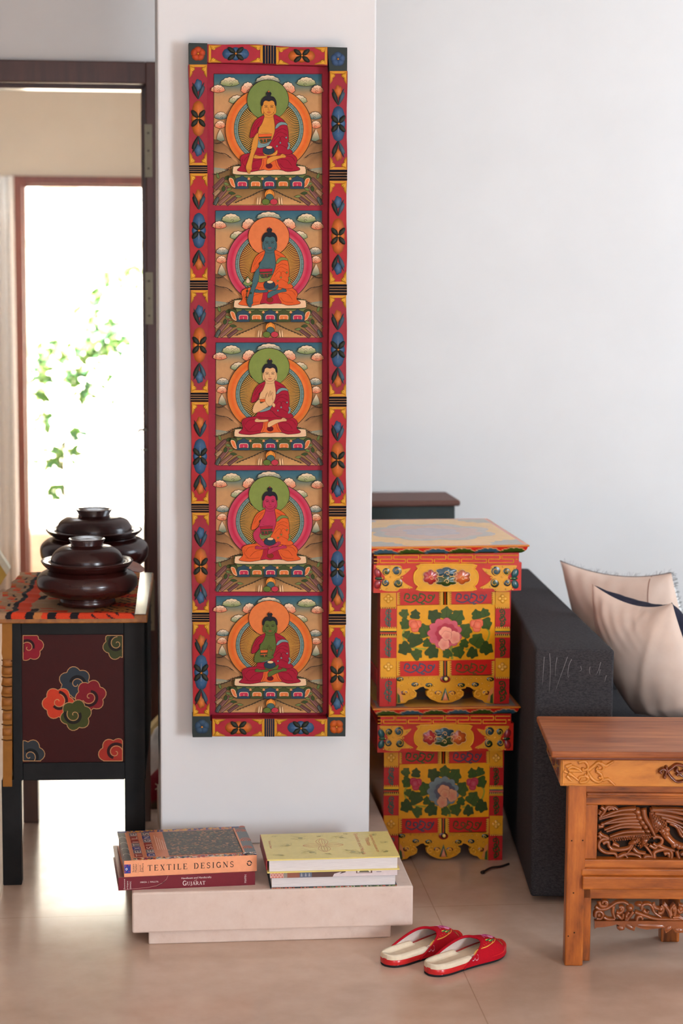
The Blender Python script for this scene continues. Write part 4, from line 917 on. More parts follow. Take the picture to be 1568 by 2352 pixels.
    for s in (-1, 1):
        X = (lambda x: x) if s < 0 else (lambda x: 1452 - x)
        base = cr([(120, 745), (200, 740), (330, 742), (352, 775), (420, 765), (375, 815), (330, 845), (380, 900), (440, 935), (330, 940), (300, 962), (180, 955), (165, 900), (200, 850), (170, 800)], 3, True)
        Q = [T(X(a), b) for a, b in base]; cv.slab(Q, .0016, (214, 150, 34)); c3 = cv.sub(.0017)
        for (a, b, r, st, cc_, ci) in ((210, 795, 32, 0, TGRN, 1), (302, 790, 40, pi, TBLU, -1), (205, 888, 32, 0, TBLU, -1), (312, 892, 38, pi, TGRN, 1)):
            c3.domee(*T(X(a), b), r / 3.733, r / 3.733, .0012, (20, 22, 18), cc_, 16); c3.sub(.001).rib([T(X(x), y) for x, y in spiral(a, b, r * 1.02, 1.0, st, ci, 12, .25)], 2.4, .0022, (230, 168, 54), .5)
        for (a, b) in ((140, 765), (240, 752), (330, 760), (380, 795), (345, 845), (250, 840), (350, 920), (410, 935), (300, 945), (215, 945), (160, 945), (175, 850)): c3.sub(.0004).domee(*T(X(a), b), 2.6, 2.2, .0018, (170, 100, 20), (240, 190, 80), 10)
        lc = ((176, 40, 44), (40, 60, 24)) if (s < 0) != bool(swap) else ((40, 92, 96), (36, 84, 40))
        for (a, b, w_, h_, r, q) in ((138, 808, 30, 42, -.4, 0), (138, 902, 30, 40, .4, 0), (150, 852, 36, 14, 0, 1)): c3.sub(.0002).domee(*T(X(a), b), w_ / 3.733, h_ / 3.733, .0025, mix(lc[q], (0, 0, 0), .4), lc[q], 16, r * -s)
    mb.build('apron', M['gloss'], root, .001)
    # carcass
    bx0, bx1 = xx(fB, ZB(165, 400)), xx(fB, ZB(1335, 400)); hb = (bx1 - bx0) / 2; bm = (bx1 + bx0) / 2
    zs = zz(fB, ZB(700, 835)); mb = MB(); mb.box(bx0 + .004, bx1 - .004, -.2, D1 - .004, zs, za + .01, (150, 90, 24)); mb.build('carcass', M['gloss'], root, .001)
    # four legs
    def leg_paint(cv, X):
        for (y0, y1, kind) in ((75, 205, 'g'), (230, 385, 'r'), (500, 660, 'r'), (700, 835, 'g'), (870, 1085, 'r')):
            pass
    for (lx0, lx1, front) in ((165, 316, 1), (1200, 1336, 1), (165, 316, 0), (1200, 1336, 0)):
        mb = MB(); x0, x1 = xx(fB, ZB(lx0, 600)), xx(fB, ZB(lx1, 600)); ya = -.21 if front else D1 - .04
        mb.box(x0, x1, ya, ya + .04, 0, za + .006, (178, 30, 30))
        if front:
            cv = Cv(mb, fB, w=4e-5); T = ZB; sh = lambda y: 22 * (y - 75) / 1010 if lx0 < 700 else 2
            for (y0, y1) in ((75, 215), (672, 845)):
                cv.slab([T(lx0 + 4, y0), T(lx1 - 4, y0), T(lx1 - 4, y1), T(lx0 + 4, y1)], .0012, (212, 146, 24)); c3 = cv.sub(.0013); cx, cy = (lx0 + lx1) / 2, (y0 + y1) / 2 - 8
                for k in range(4): c3.domee(*T(cx + 24 * cos(k * pi / 2 + .0), cy + 22 * sin(k * pi / 2)), 5.2, 5, .002, (176, 108, 16), (238, 184, 70), 12)
                c3.domee(*T(cx, cy), 2.6, 2.6, .003, (160, 90, 10), (244, 200, 90), 10); lacy_h(c3, T, lx0 + 4, lx1 - 4, y1 - 4, 1, n=7)
            for y in (390, 455): lacy_h(cv, T, lx0 + 4, lx1 - 4, y, 1 if y > 400 else 1, n=7)
            cv.slab([T(lx0 + 2, 405), T(lx1 - 2, 405), T(lx1 - 2, 428), T(lx0 + 2, 428)], .0008, (220, 170, 30))
            for y, c in ((434, (22, 34, 16)), (447, (190, 60, 24)), (462, (22, 34, 16))): cv.rib([T(lx0 + 2, y), T(lx1 - 2, y)], 3, .0012, c, 1)
            cv.slab([T(lx0 + 2, 470), T(lx1 - 2, 470), T(lx1 - 2, 486), T(lx0 + 2, 486)], .0008, (196, 140, 30))
            for i, (y0, y1) in enumerate(((235, 385), (500, 655), (880, 1060))):
                scrollwork(cv, T, (lx0 + lx1) / 2, (y0 + y1) / 2, (y1 - y0) * 1.0, (66, 84, 72) if lx0 < 700 else (60, 66, 26), True, 1 if lx0 > 700 else -1)
            xs_ = 243 if not swap else 1268
            if lx0 < xs_ < lx1: cv.line([T(xs_, 80), T(xs_, 1085)], .9, (40, 14, 10))
        mb.build('leg', M['gloss'], root, .0012)
    # red rails with scrolls, upper and lower
    for (y0, y1, ls) in ((76, 192, -1), (697, 832, 1)):
        mb = MB(); z0, z1_ = zz(fB, ZB(700, y1)), zz(fB, ZB(700, y0)); mb.box(xx(fB, ZB(316, y0)), xx(fB, ZB(1200, y0)), -.208, -.18, z0, z1_, (190, 24, 16))
        fR = planemap(TL, TRZ, -.208); cv = Cv(mb, fR, w=4e-5); T = ZB; cm = 752
        scrollwork(cv, T, 520, (y0 + y1) / 2, 270, TGRN if ls < 0 else (60, 66, 84)); scrollwork(cv, T, 985, (y0 + y1) / 2, 270, (64, 58, 76) if ls < 0 else (88, 62, 20))
        for q in (-1, 1):
            cv.slab([T(cm + q * 18, y0), T(cm + q * 46, y0), T(cm + q * 46, y1), T(cm + q * 18, y1)], .001, (214, 156, 30)); lacy(cv.sub(.001), T, cm + q * 40, y0, y1, q)
        for x, c in ((cm - 14, (30, 44, 14)), (cm, (180, 60, 14)), (cm + 14, (30, 44, 14))): cv.rib([T(x, y0), T(x, y1)], 4, .0014, c, 1)
        cv.slab([T(316, y0), T(332, y0), T(332, y1), T(316, y1)], .001, (214, 156, 30)); lacy(cv, T, 330, y0, y1, 1); cv.slab([T(1180, y0), T(1200, y0), T(1200, y1), T(1180, y1)], .001, (214, 156, 30)); lacy(cv, T, 1186, y0, y1, -1)
        mb.build('rail', M['gloss'], root)
    # flower panel
    mb = MB(); fP = planemap(TL, TRZ, -.206); mb.box(xx(fP, ZB(314, 400)), xx(fP, ZB(1200, 400)), -.206, -.18, zz(fP, ZB(700, 696)), zz(fP, ZB(700, 193)), YEL); cv = Cv(mb, fP, w=4e-5); T = ZB
    TT = lambda P: [T(*q) for q in P]
    vine = (150, 146, 40)
    cv.line(TT(cr([(432, 392), (385, 420), (372, 470), (400, 540), (470, 580), (582, 590)], 5)), 4, vine); cv.line(TT(cr([(1082, 388), (1130, 410), (1150, 450), (1120, 530), (1040, 585), (938, 594)], 5)), 4, vine)
    cv.poly(TT([(786, 520), (818, 520), (826, 684), (804, 684)]), (136, 136, 40))
    for (x, y, s, r) in ((362, 300, 84, -.9), (478, 318, 88, -1.45), (690, 330, 120, -2.35), (762, 316, 112, -1.5), (828, 345, 130, -.9), (1042, 320, 92, -1.75), (1120, 300, 84, -1.9), (420, 330, 100, 2.2), (1100, 320, 108, 1.1), (590, 480, 128, -1.9), (900, 470, 128, -1.0), (392, 490, 76, -1.0), (500, 560, 130, -2.0), (592, 570, 80, -1.6), (915, 570, 80, -1.3), (1010, 560, 130, -1.0), (430, 560, 118, 2.6), (1080, 560, 118, .5), (462, 660, 100, -.6), (600, 580, 120, .8), (800, 610, 86, 2.5), (860, 570, 110, 1.3), (960, 605, 100, .5)):
        c = random.Random(x).choice([(52, 76, 14), (44, 64, 14), (58, 80, 20)]); P = TT(leaf3(x, y, s, r)); cv.poly(P, c, (34, 46, 8), .6); cv.line(TT([(x + 8 * cos(r), y + 8 * sin(r)), (x + s * .8 * cos(r), y + s * .8 * sin(r))]), .7, (36, 52, 10))
    fo, fi, fb = fl
    cv.fan(TT(scallop(748, 448, 150, 134, 11, .1)), mix(fo, (60, 0, 10), .25), mix(fo, (255, 220, 210), .22), T(748, 448), mix(fo, (60, 10, 10), .5), .8)
    cv.fan(TT(scallop(765, 450, 100, 90, 9, .08)), mix(fo, (90, 0, 20), .5), mix(fo, (90, 0, 20), .2), T(765, 450))
    for (x, y, rx, ry) in ((835, 485, 52, 58), (740, 545, 50, 52), (755, 440, 58, 52), (765, 470, 44, 42)):
        cv.fan(TT(scallop(x, y, rx, ry, 5, .1)), mix(fi, (200, 60, 60), .35), fi, T(x + 6, y + 14), mix(fi, (140, 40, 40), .6), .7)
    for (x, y, q) in ((480, 378, 1), (1035, 376, -1)):
        for (dx, dy, r) in ((26, -14, 34), (-22, -20, 36), (0, 24, 36), (-8, -2, 34)): cv.fan(TT(scallop(x + q * dx, y + dy, r, r * 1.05, 4, .08)), mix(fb, (255, 210, 180), .25), fb, None, mix(fb, (120, 20, 10), .6), .6)
    mb.build('flower_panel', M['gloss'], root)
    # scalloped skirt
    half = [(752, 1076), (690, 1070), (620, 1040), (585, 1010), (582, 975), (605, 960), (628, 970), (600, 950), (570, 945), (560, 930), (528, 935), (500, 955), (470, 965), (498, 985), (492, 1020), (460, 1040), (420, 1050), (395, 1075), (340, 1082), (318, 1082)]
    out = [(318, 830)] + [(1196, 830)] + [(1504 - x, y) for x, y in half[::-1]] + half[1:]
    mb = MB(); mb.prism([ZB(*q) for q in out], fS, -.016, 0, (206, 142, 24)); cv = Cv(mb, fS, w=4e-5); T = ZB
    for s in (0, 1):
        X = (lambda x: x) if not s else (lambda x: 1504 - x)
        for (x, y, r, st, d) in ((455, 995, 36, -pi / 2, 1), (622, 995, 36, -pi / 2, -1), (690, 985, 24, 0, 1), (400, 985, 26, pi, 1)):
            cv.rib([T(X(a), b) for a, b in spiral(x, y, r, 1.2, st, d, 16)], 3.2, .003, (226, 164, 44), .6)
        for (x, y, c) in ((480, 910, TBLU), (606, 915, TGRN), (385, 985, (170, 40, 30)), (690, 985, (190, 70, 34)), (345, 862, TGRN)):
            cv.domee(*T(X(x), y), 8.5, 5, .0014, (20, 22, 16), c, 14); cv.sub(.001).rib([T(X(a), b) for a, b in spiral(x + 8, y + 6, 17, .9, pi, 1, 10)], 2, .0018, (232, 176, 60), .6)
        for (x, y) in ((430, 850), (470, 856), (520, 850), (560, 860), (600, 850), (650, 856), (690, 850), (420, 900), (540, 905), (650, 920), (360, 920), (430, 950), (640, 960), (720, 1040), (660, 1030), (360, 1060)): cv.domee(*T(X(x), y), 2.4, 2, .0018, (180, 110, 20), (242, 190, 70), 9)
        cv.poly([T(X(a), b) for a, b in ((322, 930), (350, 960), (378, 1060), (322, 1075))], (206, 130, 70)); cv.poly([T(X(a), b) for a, b in ((322, 985), (344, 1010), (350, 1076), (322, 1078))], (50, 80, 30))
    cv.sub(.0005).dome([T(*q) for q in ((752, 935), (792, 1052), (712, 1052))], .003, (40, 62, 24), (50, 80, 30)); cv.sub(.003).dome([T(*q) for q in ((752, 972), (778, 1050), (726, 1050))], .002, (190, 100, 64), (222, 140, 100))
    cv.domee(*T(752, 862), 12, 8, .002, (130, 24, 16), (170, 40, 24), 18); cv.sub(.0018).domee(*T(754, 856), 7.4, 6.6, .002, (20, 20, 14), (30, 30, 20)); cv.sub(.003).domee(*T(757, 856), 4.6, 4.6, .002, (200, 150, 40), (246, 214, 120))
    mb.build('skirt', M['gloss'], root)
    for sx in (-1, 1):   # plain side panels
        mb = MB(); xs = bx0 + .006 if sx < 0 else bx1 - .006; mb.box(xs - .006, xs + .006, -.17, D1 - .04, zs - .03, zs + .01, (190, 30, 20)); mb.build('side_skirt', M['gloss'], root, .001)
    return root
tibetan_table('upper painted table, yellow panel with one pink peony, set on its twin', TL, TRZ, (1, 1, 1), ((192, 54, 74), (232, 156, 130), (222, 96, 62)), 'stacked painted tables', 0)
tibetan_table('lower painted table with a blue flower, standing on the floor', (.7765, 5.075, 0), radians(-.4), (.925, .955, .997), ((74, 104, 112), (206, 150, 110), (170, 34, 60)), 'stacked painted tables', 1)
# dark chest against the wall
ch = thing('wooden_chest', 'dark grey-green chest with brown top, against the wall behind the painted tables', 'chest', (.66, 5.75, 0), radians(2))
mb = MB(); mb.box(-.3, .294, 0, .21, .775, .792, (112, 76, 66)); mb.build('top_board', M['paint'], ch, .006)
mb = MB(); mb.box(-.285, .28, .012, .205, .05, .775, (58, 66, 64)); mb.build('body', M['paint'], ch, .003)
mb = MB(); mb.box(-.287, .282, .004, .012, .71, .732, (74, 82, 78)); mb.box(-.287, .282, .006, .012, .65, .70, (50, 58, 56)); mb.build('moulding', M['paint'], ch, .003)
for x in (-.25, 0.02): mb = MB(); mb.box(x, x + .235, .002, .012, .40, .63, (66, 74, 70)); mb.build('door', M['paint'], ch, .004)
for x in (-.28, .235):
    for y in (.015, .165): mb = MB(); mb.box(x, x + .04, y, y + .04, 0, .05, (44, 50, 48)); mb.build('foot', M['paint'], ch, .002)
# ================================================================== SOFA AND CUSHIONS
SL, SRZ = (.931, 4.545, 0), radians(-5.6)
sofa = thing('sofa', 'charcoal grey fabric sofa with a broad square arm', 'sofa', SL, SRZ)
def rbox(x0, x1, y0, y1, z0, z1, n=10, puff=0):
    """upholstered block: subdivided box, faces swelling a little"""
    bm = bmesh.new(); bmesh.ops.create_cube(bm, size=2); bmesh.ops.subdivide_edges(bm, edges=bm.edges[:], cuts=n, use_grid_fill=True)
    mb = MB(); idx = {}
    for v in bm.verts:
        x, y, z = v.co; px_, py_, pz_ = (puff * (1 - y * y) * (1 - z * z) * x * (abs(x) > .99), puff * (1 - x * x) * (1 - z * z) * y * (abs(y) > .99), puff * (1 - x * x) * (1 - y * y) * z * (abs(z) > .99))
        idx[v] = len(mb.v); mb.v.append((x0 + (x + 1) / 2 * (x1 - x0) + px_, y0 + (y + 1) / 2 * (y1 - y0) + py_, z0 + (z + 1) / 2 * (z1 - z0) + pz_))
    for f in bm.faces: mb.face([idx[v] for v in f.verts], [(60, 58, 60)] * len(f.verts), 0, True)
    bm.free(); return mb
mb = rbox(0, .182, 0, 1.19, .012, .600, 12, .004)
mb.v = [(x * (1 - .44 * y / 1.2), y, z) for x, y, z in mb.v]
fA = planemap(SL, SRZ, -.004); cv = Cv(mb, fA, w=.0035, mi=1)
Z4 = lambda P: [(1150 + x / 3.75, 1260 + y / 3.75) for x, y in P]
for P in ([(372, 930), (366, 1010), (360, 1120), (352, 1170)], [(418, 900), (424, 1010), (420, 1150), (412, 1240)], [(482, 935), (470, 1010), (466, 1100)], [(572, 930), (540, 1020), (500, 1130), (465, 1235)], [(608, 950), (585, 1000), (575, 1070), (580, 1108), (592, 1080)], [(686, 1010), (690, 1045), (668, 1055)], [(766, 1015), (760, 1060), (772, 1085)], [(858, 975), (840, 1040), (815, 1088)], [(852, 1040), (846, 1086)], [(905, 1090), (890, 1150)]):
    cv.tap(Z4(cr(P, 4)), 1.5, (118, 114, 116))
mb.build('arm', [M['sofa'], M['fabric']], sofa, .022, 4)
rbox(.186, 1.9, .05, 1.15, .05, .212, 4, .003).build('seat_base', M['sofa'], sofa, .015, 3)
rbox(.188, 1.05, .03, .98, .215, .295, 8, .006).build('seat_cushion', M['sofa'], sofa, .02, 3)
rbox(1.055, 1.9, .03, .98, .215, .295, 8, .006).build('seat_cushion', M['sofa'], sofa, .02, 3)
rbox(.188, 1.9, .985, 1.19, .225, .44, 6, .008).build('backrest', M['sofa'], sofa, .03, 4)
for x in (.07, 1.80):
    for y in (.16, 1.04): mb = MB(); mb.box(x, x + .06, y, y + .06, 0, .055, (26, 22, 20)); mb.build('foot', M['gloss'], sofa, .003)

def cushion(name, label, TLc, TRc, BLc, BRc, thick, front, back, group=None, seam=None, fringe=False, sag=(.1, .1, .1, .1), wr=0):
    """a filled square cover: pinched corners, hollow edges, two cloth faces"""
    P = [Vector(p) for p in (TLc, TRc, BLc, BRc)]; c0 = sum(P, Vector()) / 4
    nrm = (P[1] - P[0]).cross(P[2] - P[0]).normalized()
    if nrm.y > 0: nrm = -nrm
    root = thing(name, label, 'cushion', (c0.x, c0.y, min(p.z for p in P)), 0, group); lo = Vector(root.location)
    rr = random.Random(label); ph = [rr.uniform(0, 6) for _ in range(6)]
    def pt(u, v, side):
        a, b = 2 * u - 1, 2 * v - 1
        # hollow edges
        uu = a * (1 - (sag[0] if a < 0 else sag[1]) * (1 - b * b)); vv = b * (1 - (sag[2] if b < 0 else sag[3]) * (1 - a * a))
        s, t = (uu + 1) / 2, (vv + 1) / 2
        p = P[0] * (1 - s) * (1 - t) + P[1] * s * (1 - t) + P[2] * (1 - s) * t + P[3] * s * t
        ea, eb = max(0, 1 - abs(a) ** 2.6), max(0, 1 - abs(b) ** 2.6)
        h = thick * (ea * eb) ** .58
        fold = .0018 * wr * (ea * eb) ** .3 * (1 - ea * eb) * (sin(15 * a + 9 * b + ph[0]) + .5 * sin(22 * (a + .8 * b) + ph[1]))
        fold += .004 * wr * math.exp(-((a + b * .5 - .2 + .1 * sin(3 * b)) ** 2) * 60) * eb + .0014 * wr * sin(24 * a - 10 * b + 2 * sin(4 * b + ph[2])) * max(0, -b) ** 1.2 * ea ** .3 * max(0, .6 - a)
        fold += .005 * wr * math.exp(-((b - .75 + .15 * a) ** 2) * 120) * ea
        if side < 0: h *= 1.35
        return p + nrm * side * (h + (fold if h > 0 else 0)) - lo
    for side, nm_, mt in ((1, 'front_cover', front), (-1, 'back_cover', back)):
        mb = MB(); mb.grid(lambda u, v: pt(u, v, side), 64, 64, (0, 0, 0)); cvr = mb.build(nm_, mt, root)
        if side > 0: fcov = cvr
    if fringe:
        mb = MB(); rf = random.Random(4)
        for i in range(110):
            u = rf.uniform(.02, .98); p = pt(u, 0, 1); d = Vector((rf.uniform(-.2, .8), 0, rf.uniform(.3, .9))).normalized() * rf.uniform(.004, .014)
            mb.tube([p, p + d * .5 + Vector((0, 0, .002)), p + d], .0003, (150, 147, 146), 3, cap=False)
        mb.tube([pt(i / 60, 0, 1) for i in range(61)], .0014, (88, 78, 78), 5)
        for i in range(60):
            v = rf.uniform(.0, .35); p = pt(1, v, 1); d = Vector((rf.uniform(.4, 1), 0, rf.uniform(-.2, .4))).normalized() * rf.uniform(.004, .014)
            mb.tube([p, p + d], .0004, (70, 66, 68), 3, cap=False)
        mb.build('fringe', M['matte'], fcov)
    if seam:
        mb = MB(); mb.tube([pt(seam + .02 * sin(3 * i / 30) - .1 * i / 30, i / 30, 1) + nrm * .0004 for i in range(31)], .0011, (140, 92, 76), 5); mb.build('seam', M['matte'], fcov)
    return root
def q(x, y, Y): return atY(x, y, Y)
cushion('scatter_cushion', 'rear beige cushion with a fringed dark edge, leaning behind the others on the sofa', q(1286, 1288, 5.34), q(1541, 1315, 5.14), q(1350, 1560, 5.27), q(1610, 1580, 5.08), .07, M['cushion'], M['white_cloth'], 'beige cushions on the sofa', .82, True, (.02, .03, .16, .05), 1)
cushion('scatter_cushion', 'front beige cushion with navy back, right above the honey-coloured carved table', q(1359, 1341, 4.98), q(1543, 1384, 4.80), q(1458, 1640, 5.0), q(1655, 1650, 4.82), .078, M['cushion'], M['cushion_back'], 'beige cushions on the sofa', None, False, (-.20, .12, .20, .0), 1)
# ================================================================== CARVED HONEY-COLOURED TABLE
OLc, ORZ = (.9232, 4.1162, 0), radians(-6.0)
ot = thing('carved_table', 'honey-coloured carved wooden low table with a pierced bird panel', 'table', OLc, ORZ)
f0 = planemap(OLc, ORZ, 0)
Z5 = lambda x, y: (1150 + x / 3.675, 1600 + y / 3.675)
Z8 = lambda x, y: (1330 + x / 6.19, 1820 + y / 6.19)
XC = f0(1578, 1780).x                          # middle of the table front
mir = lambda x: 2 * XC - x
fT = planemap(OLc, ORZ, -.035); fAp = planemap(OLc, ORZ, -.02)
# legs: front pair, folded rear pair
lx0, lx1 = f0(*Z5(553, 1500)).x, f0(*Z5(708, 1500)).x
zap = fAp(*Z5(600, 756)).z; zat = fAp(*Z5(700, 524)).z; ztt = fT(*Z5(700, 466)).z
def ogive(x0, x1, y0, y1, z0, z1, name, mat):
    mb = MB(); mb.box(x0, x1, y0, y1, z0, z1); return mb.build(name, mat, ot, .003)
for (a, b) in ((lx0, lx1), (mir(lx1), mir(lx0))):
    l = ogive(a, b, 0, .038, 0, zap + .004, 'leg', M['orange_wood_v'])
for (a, b) in ((f0(*Z5(712, 1500)).x, f0(*Z5(776, 1500)).x),):
    for (c, d) in ((a, b), (mir(b), mir(a))): ogive(c - .004, d, .014, .05, .006, f0(*Z5(740, 800)).z, 'inner_stile', M['orange_wood_v'])
fk = planemap(OLc, ORZ, -.0004)
for (x, y) in ((619, 1993), (568, 2022), (597, 1217), (690, 1214), (612, 1658)):
    pk = MB(); p = fk(*Z5(x, y)); pk.prism([(p.x + .0016 * cos(a), p.z + .0016 * sin(a)) for a in [2 * pi * i / 10 for i in range(10)]], lambda u, v, w: (u, -.0002 - w, v), 0, .0004, (52, 26, 8)); pk.build('peg', M['matte'], ot)

# folded-in side frames behind the front
for s in (0, 1):
    X = (lambda x: x) if not s else mir
    bp = f0(1490, 2168).x; ax, bx = sorted((X(.225), X(.263)))
    ogive(ax, bx, .155, .195, 0, zap - .01, 'rear_leg', M['orange_wood_v'])
    ax, bx = sorted((X(.04), X(.224))); ogive(ax, bx, .16, .178, .14, zap - .02, 'side_panel', M['orange_wood'])
# table top with moulded edge
tx0 = fT(*Z5(425, 466)).x; tx1 = mir(tx0); TD = .325
mb = MB(); mb.box(tx0, tx1, -.035, -.035 + TD, ztt - .014, ztt); mb.build('table_top', M['top_wood'], ot, .004, 3)
mb = MB(); st = len(mb.v); mb.box(tx0 + .008, tx1 - .008, -.028, -.043 + TD, zat - .002, ztt - .013); mb.build('edge_moulding', M['red_wood'], ot, .006, 3)
# apron with drawer face
ax0 = fAp(*Z5(503, 640)).x; ax1 = mir(ax0)
mb = MB(); mb.box(ax0, ax1, -.02, .012, zap, zat); apr = mb.build('apron', M['apron_wood'], ot, .002)
mb = MB(); mb.box(ax0, ax0 + .02, .012, TD - .055, zap, zat); sap = [None, None]; sap[0] = mb.build('side_apron', M['red_wood'], ot, .002)
mb = MB(); mb.box(ax1 - .02, ax1, .012, TD - .055, zap, zat); sap[1] = mb.build('side_apron', M['red_wood'], ot, .002)
for sx in (0, 1):
    fside = lambda u, v, w: Vector(((ax0 - w) if not sx else (ax1 + w), u, v))
    for yc in (.03, .12, .2):
        mb = MB(); cv = Cv(mb, fside)
        for (dy, dz, r, d) in ((-.014, .012, .011, 1), (.014, .012, .011, -1), (0, -.014, .012, 1)): cv.rib(spiral(yc + dy, (zap + zat) / 2 + dz, r, 1.1, 0, d, 12), .006, .003, (0, 0, 0), .6)
        mb.build('side_carving', M['red_wood'], sap[sx])
def ribs(cv, T, L, w, h, tip=.6, n=5):
    for P in L: cv.rib([T(*q_) for q_ in cr(P, n)], w, h, (0, 0, 0), tip)
def both(L): return L
# corner carving on the apron, left and right
Z7b = lambda x, y: (1200 + x / 4.261, 1620 + y / 4.261)
for s in (0, 1):
    mb = MB()
    def fm(u, v, w, s=s):
        p = planemap_ap(u, v, w); return Vector((mir(p.x), p.y, p.z)) if s else p
    planemap_ap = planemap(OLc, ORZ, -.0203)
    cv = Cv(mb, fm)
    ribs(cv, Z7b, [[(390, 540), (640, 540), (780, 532), (900, 532)], [(395, 775), (640, 778), (800, 772), (900, 778)], [(392, 530), (392, 660), (392, 785)]], 4, .0025, 1)
    ribs(cv, Z7b, [[(420, 600), (470, 580), (480, 575)], [(450, 640), (520, 640), (580, 645)], [(440, 625), (480, 600), (540, 620), (580, 650)], [(545, 560), (600, 548), (634, 580), (630, 620), (590, 632), (590, 605)], [(630, 620), (640, 660), (620, 690), (560, 700), (540, 735)],
                   [(600, 680), (640, 710), (620, 745), (560, 750), (590, 700)], [(640, 640), (700, 590), (740, 560), (790, 600), (770, 640), (720, 630), (740, 600)], [(640, 660), (680, 720), (740, 750), (780, 720), (770, 680)], [(720, 640), (770, 680), (760, 710), (740, 700)],
                   [(760, 560), (810, 590), (850, 570), (890, 545)], [(780, 735), (830, 720), (860, 745), (900, 780)], [(430, 690), (460, 720), (480, 735)], [(445, 660), (490, 690), (540, 730)], [(400, 640), (440, 660)]], 9.5, .0045, .6)
    mb.build('apron_carving', M['apron_wood'], apr)
# drawer pull: carved dark cloud
mb = MB(); cv = Cv(mb, planemap(OLc, ORZ, -.0205))
L = [[(1330, 640), (1370, 615), (1400, 640), (1380, 690)], [(1400, 600), (1410, 630), (1420, 660)], [(1410, 640), (1450, 610), (1500, 575), (1568, 590), (1580, 630), (1530, 650), (1500, 630), (1510, 600)], [(1420, 660), (1450, 700), (1500, 740), (1560, 735), (1600, 715)], [(1500, 680), (1520, 660), (1560, 690)]]
ribs(cv, Z7b, L, 8, .012, .7)
xcp = 1200 + 0
Lm = [[(2 * 1610 - x, y) for x, y in P] for P in L]; ribs(cv, Z7b, Lm, 8, .012, .7)
for (x, y, r) in ((1345, 650, 24), (1402, 600, 18), (1385, 700, 20), (1500, 630, 26)): cv.domee(*Z7b(x, y), r / 4.26, r / 4.26, .012, (0, 0, 0)); cv.domee(*Z7b(3220 - x, y), r / 4.26, r / 4.26, .012, (0, 0, 0))
tag(mb.build('drawer_pull', M['red_wood'], apr), 'dark red carved drawer pull')
# framed pierced panel
fP = planemap(OLc, ORZ, .012)
px0, px1 = f0(*Z5(708, 1000)).x, mir(f0(*Z5(708, 1000)).x)
ox0 = fP(*Z8(255, 500)).x; ox1 = mir(ox0); oz1 = fP(*Z8(600, 178)).z; oz0 = fP(*Z8(600, 950)).z
zpb = fP(*Z5(900, 1460)).z; zpt = zap + .002
for (a, b) in ((lx1 - .002, ox0), (ox1, mir(lx1) + .002)): mb = MB(); mb.box(a, b, .010, .034, oz0, oz1); mb.build('panel_stile', M['orange_wood_v'], ot, .002)
mb = MB(); mb.box(lx1 - .002, mir(lx1) + .002, .008, .034, oz1, zpt); mb.build('panel_rail', M['orange_wood'], ot, .0025)
mb = MB(); mb.box(lx1 - .002, mir(lx1) + .002, .008, .034, zpb, oz0); mb.build('panel_rail', M['orange_wood'], ot, .0025)
for (ya, yb, d) in ((800, 826, -.002), (826, 850, .003)):
    mb = MB(); mb.box(lx1, mir(lx1), d, .012, fP(*Z5(900, yb)).z, fP(*Z5(900, ya)).z); mb.build('moulding', M['orange_wood'], ot, .002)
# stepped rail under the panel
fr_ = planemap(OLc, ORZ, -.006); zr1, zr2, zr3 = (fr_(*Z5(900, y)).z for y in (1458, 1520, 1628))
mb = MB(); mb.box(lx1 - .008, mir(lx1) + .008, -.002, .03, zr2, zr1); mb.box(lx1 - .006, mir(lx1) + .006, -.01, .03, zr3, zr2 + .001); mb.build('stepped_rail', M['orange_wood'], ot, .0035, 3)
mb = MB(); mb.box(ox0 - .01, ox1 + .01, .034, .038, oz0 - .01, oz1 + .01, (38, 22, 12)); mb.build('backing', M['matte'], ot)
# the bird: wings, coverts, scaled body, tail, legs, neck, scrolls around it
fB8 = planemap(OLc, ORZ, .030); mb = MB(); cv = Cv(mb, fB8)
T = Z8
ribs(cv, T, [[(300, 200), (360, 250), (300, 330)], [(360, 240), (400, 195), (480, 200), (540, 240)], [(400, 235), (450, 215), (490, 240)], [(280, 560), (310, 600), (420, 640)], [(265, 480), (330, 470), (300, 430)], [(420, 650), (320, 660), (270, 720), (290, 800), (380, 850), (500, 860), (530, 930)], [(330, 720), (400, 690), (420, 760), (470, 800)],
             [(430, 790), (560, 810), (700, 780), (740, 700)], [(760, 780), (820, 840), (940, 860)], [(560, 910), (640, 870), (760, 870), (850, 900), (870, 950)], [(470, 720), (520, 740), (560, 760)],
             [(910, 950), (940, 900), (1030, 910)], [(1040, 640), (1100, 620), (1170, 650), (1160, 720), (1090, 750), (1040, 710)], [(990, 740), (1060, 780), (1100, 760)], [(1110, 740), (1200, 780), (1350, 820)], [(1070, 950), (1060, 850), (1150, 810), (1260, 800), (1310, 860), (1290, 950), (1220, 960)], [(1200, 870), (1260, 850), (1270, 910)], [(1380, 820), (1400, 900), (1440, 970)], [(1440, 880), (1473, 850), (1520, 900)],
             [(1280, 430), (1380, 480), (1440, 600), (1500, 640)], [(1400, 470), (1460, 560), (1520, 560)], [(300, 250), (270, 300)], [(265, 600), (300, 640)]], 11.5, .009, .7)
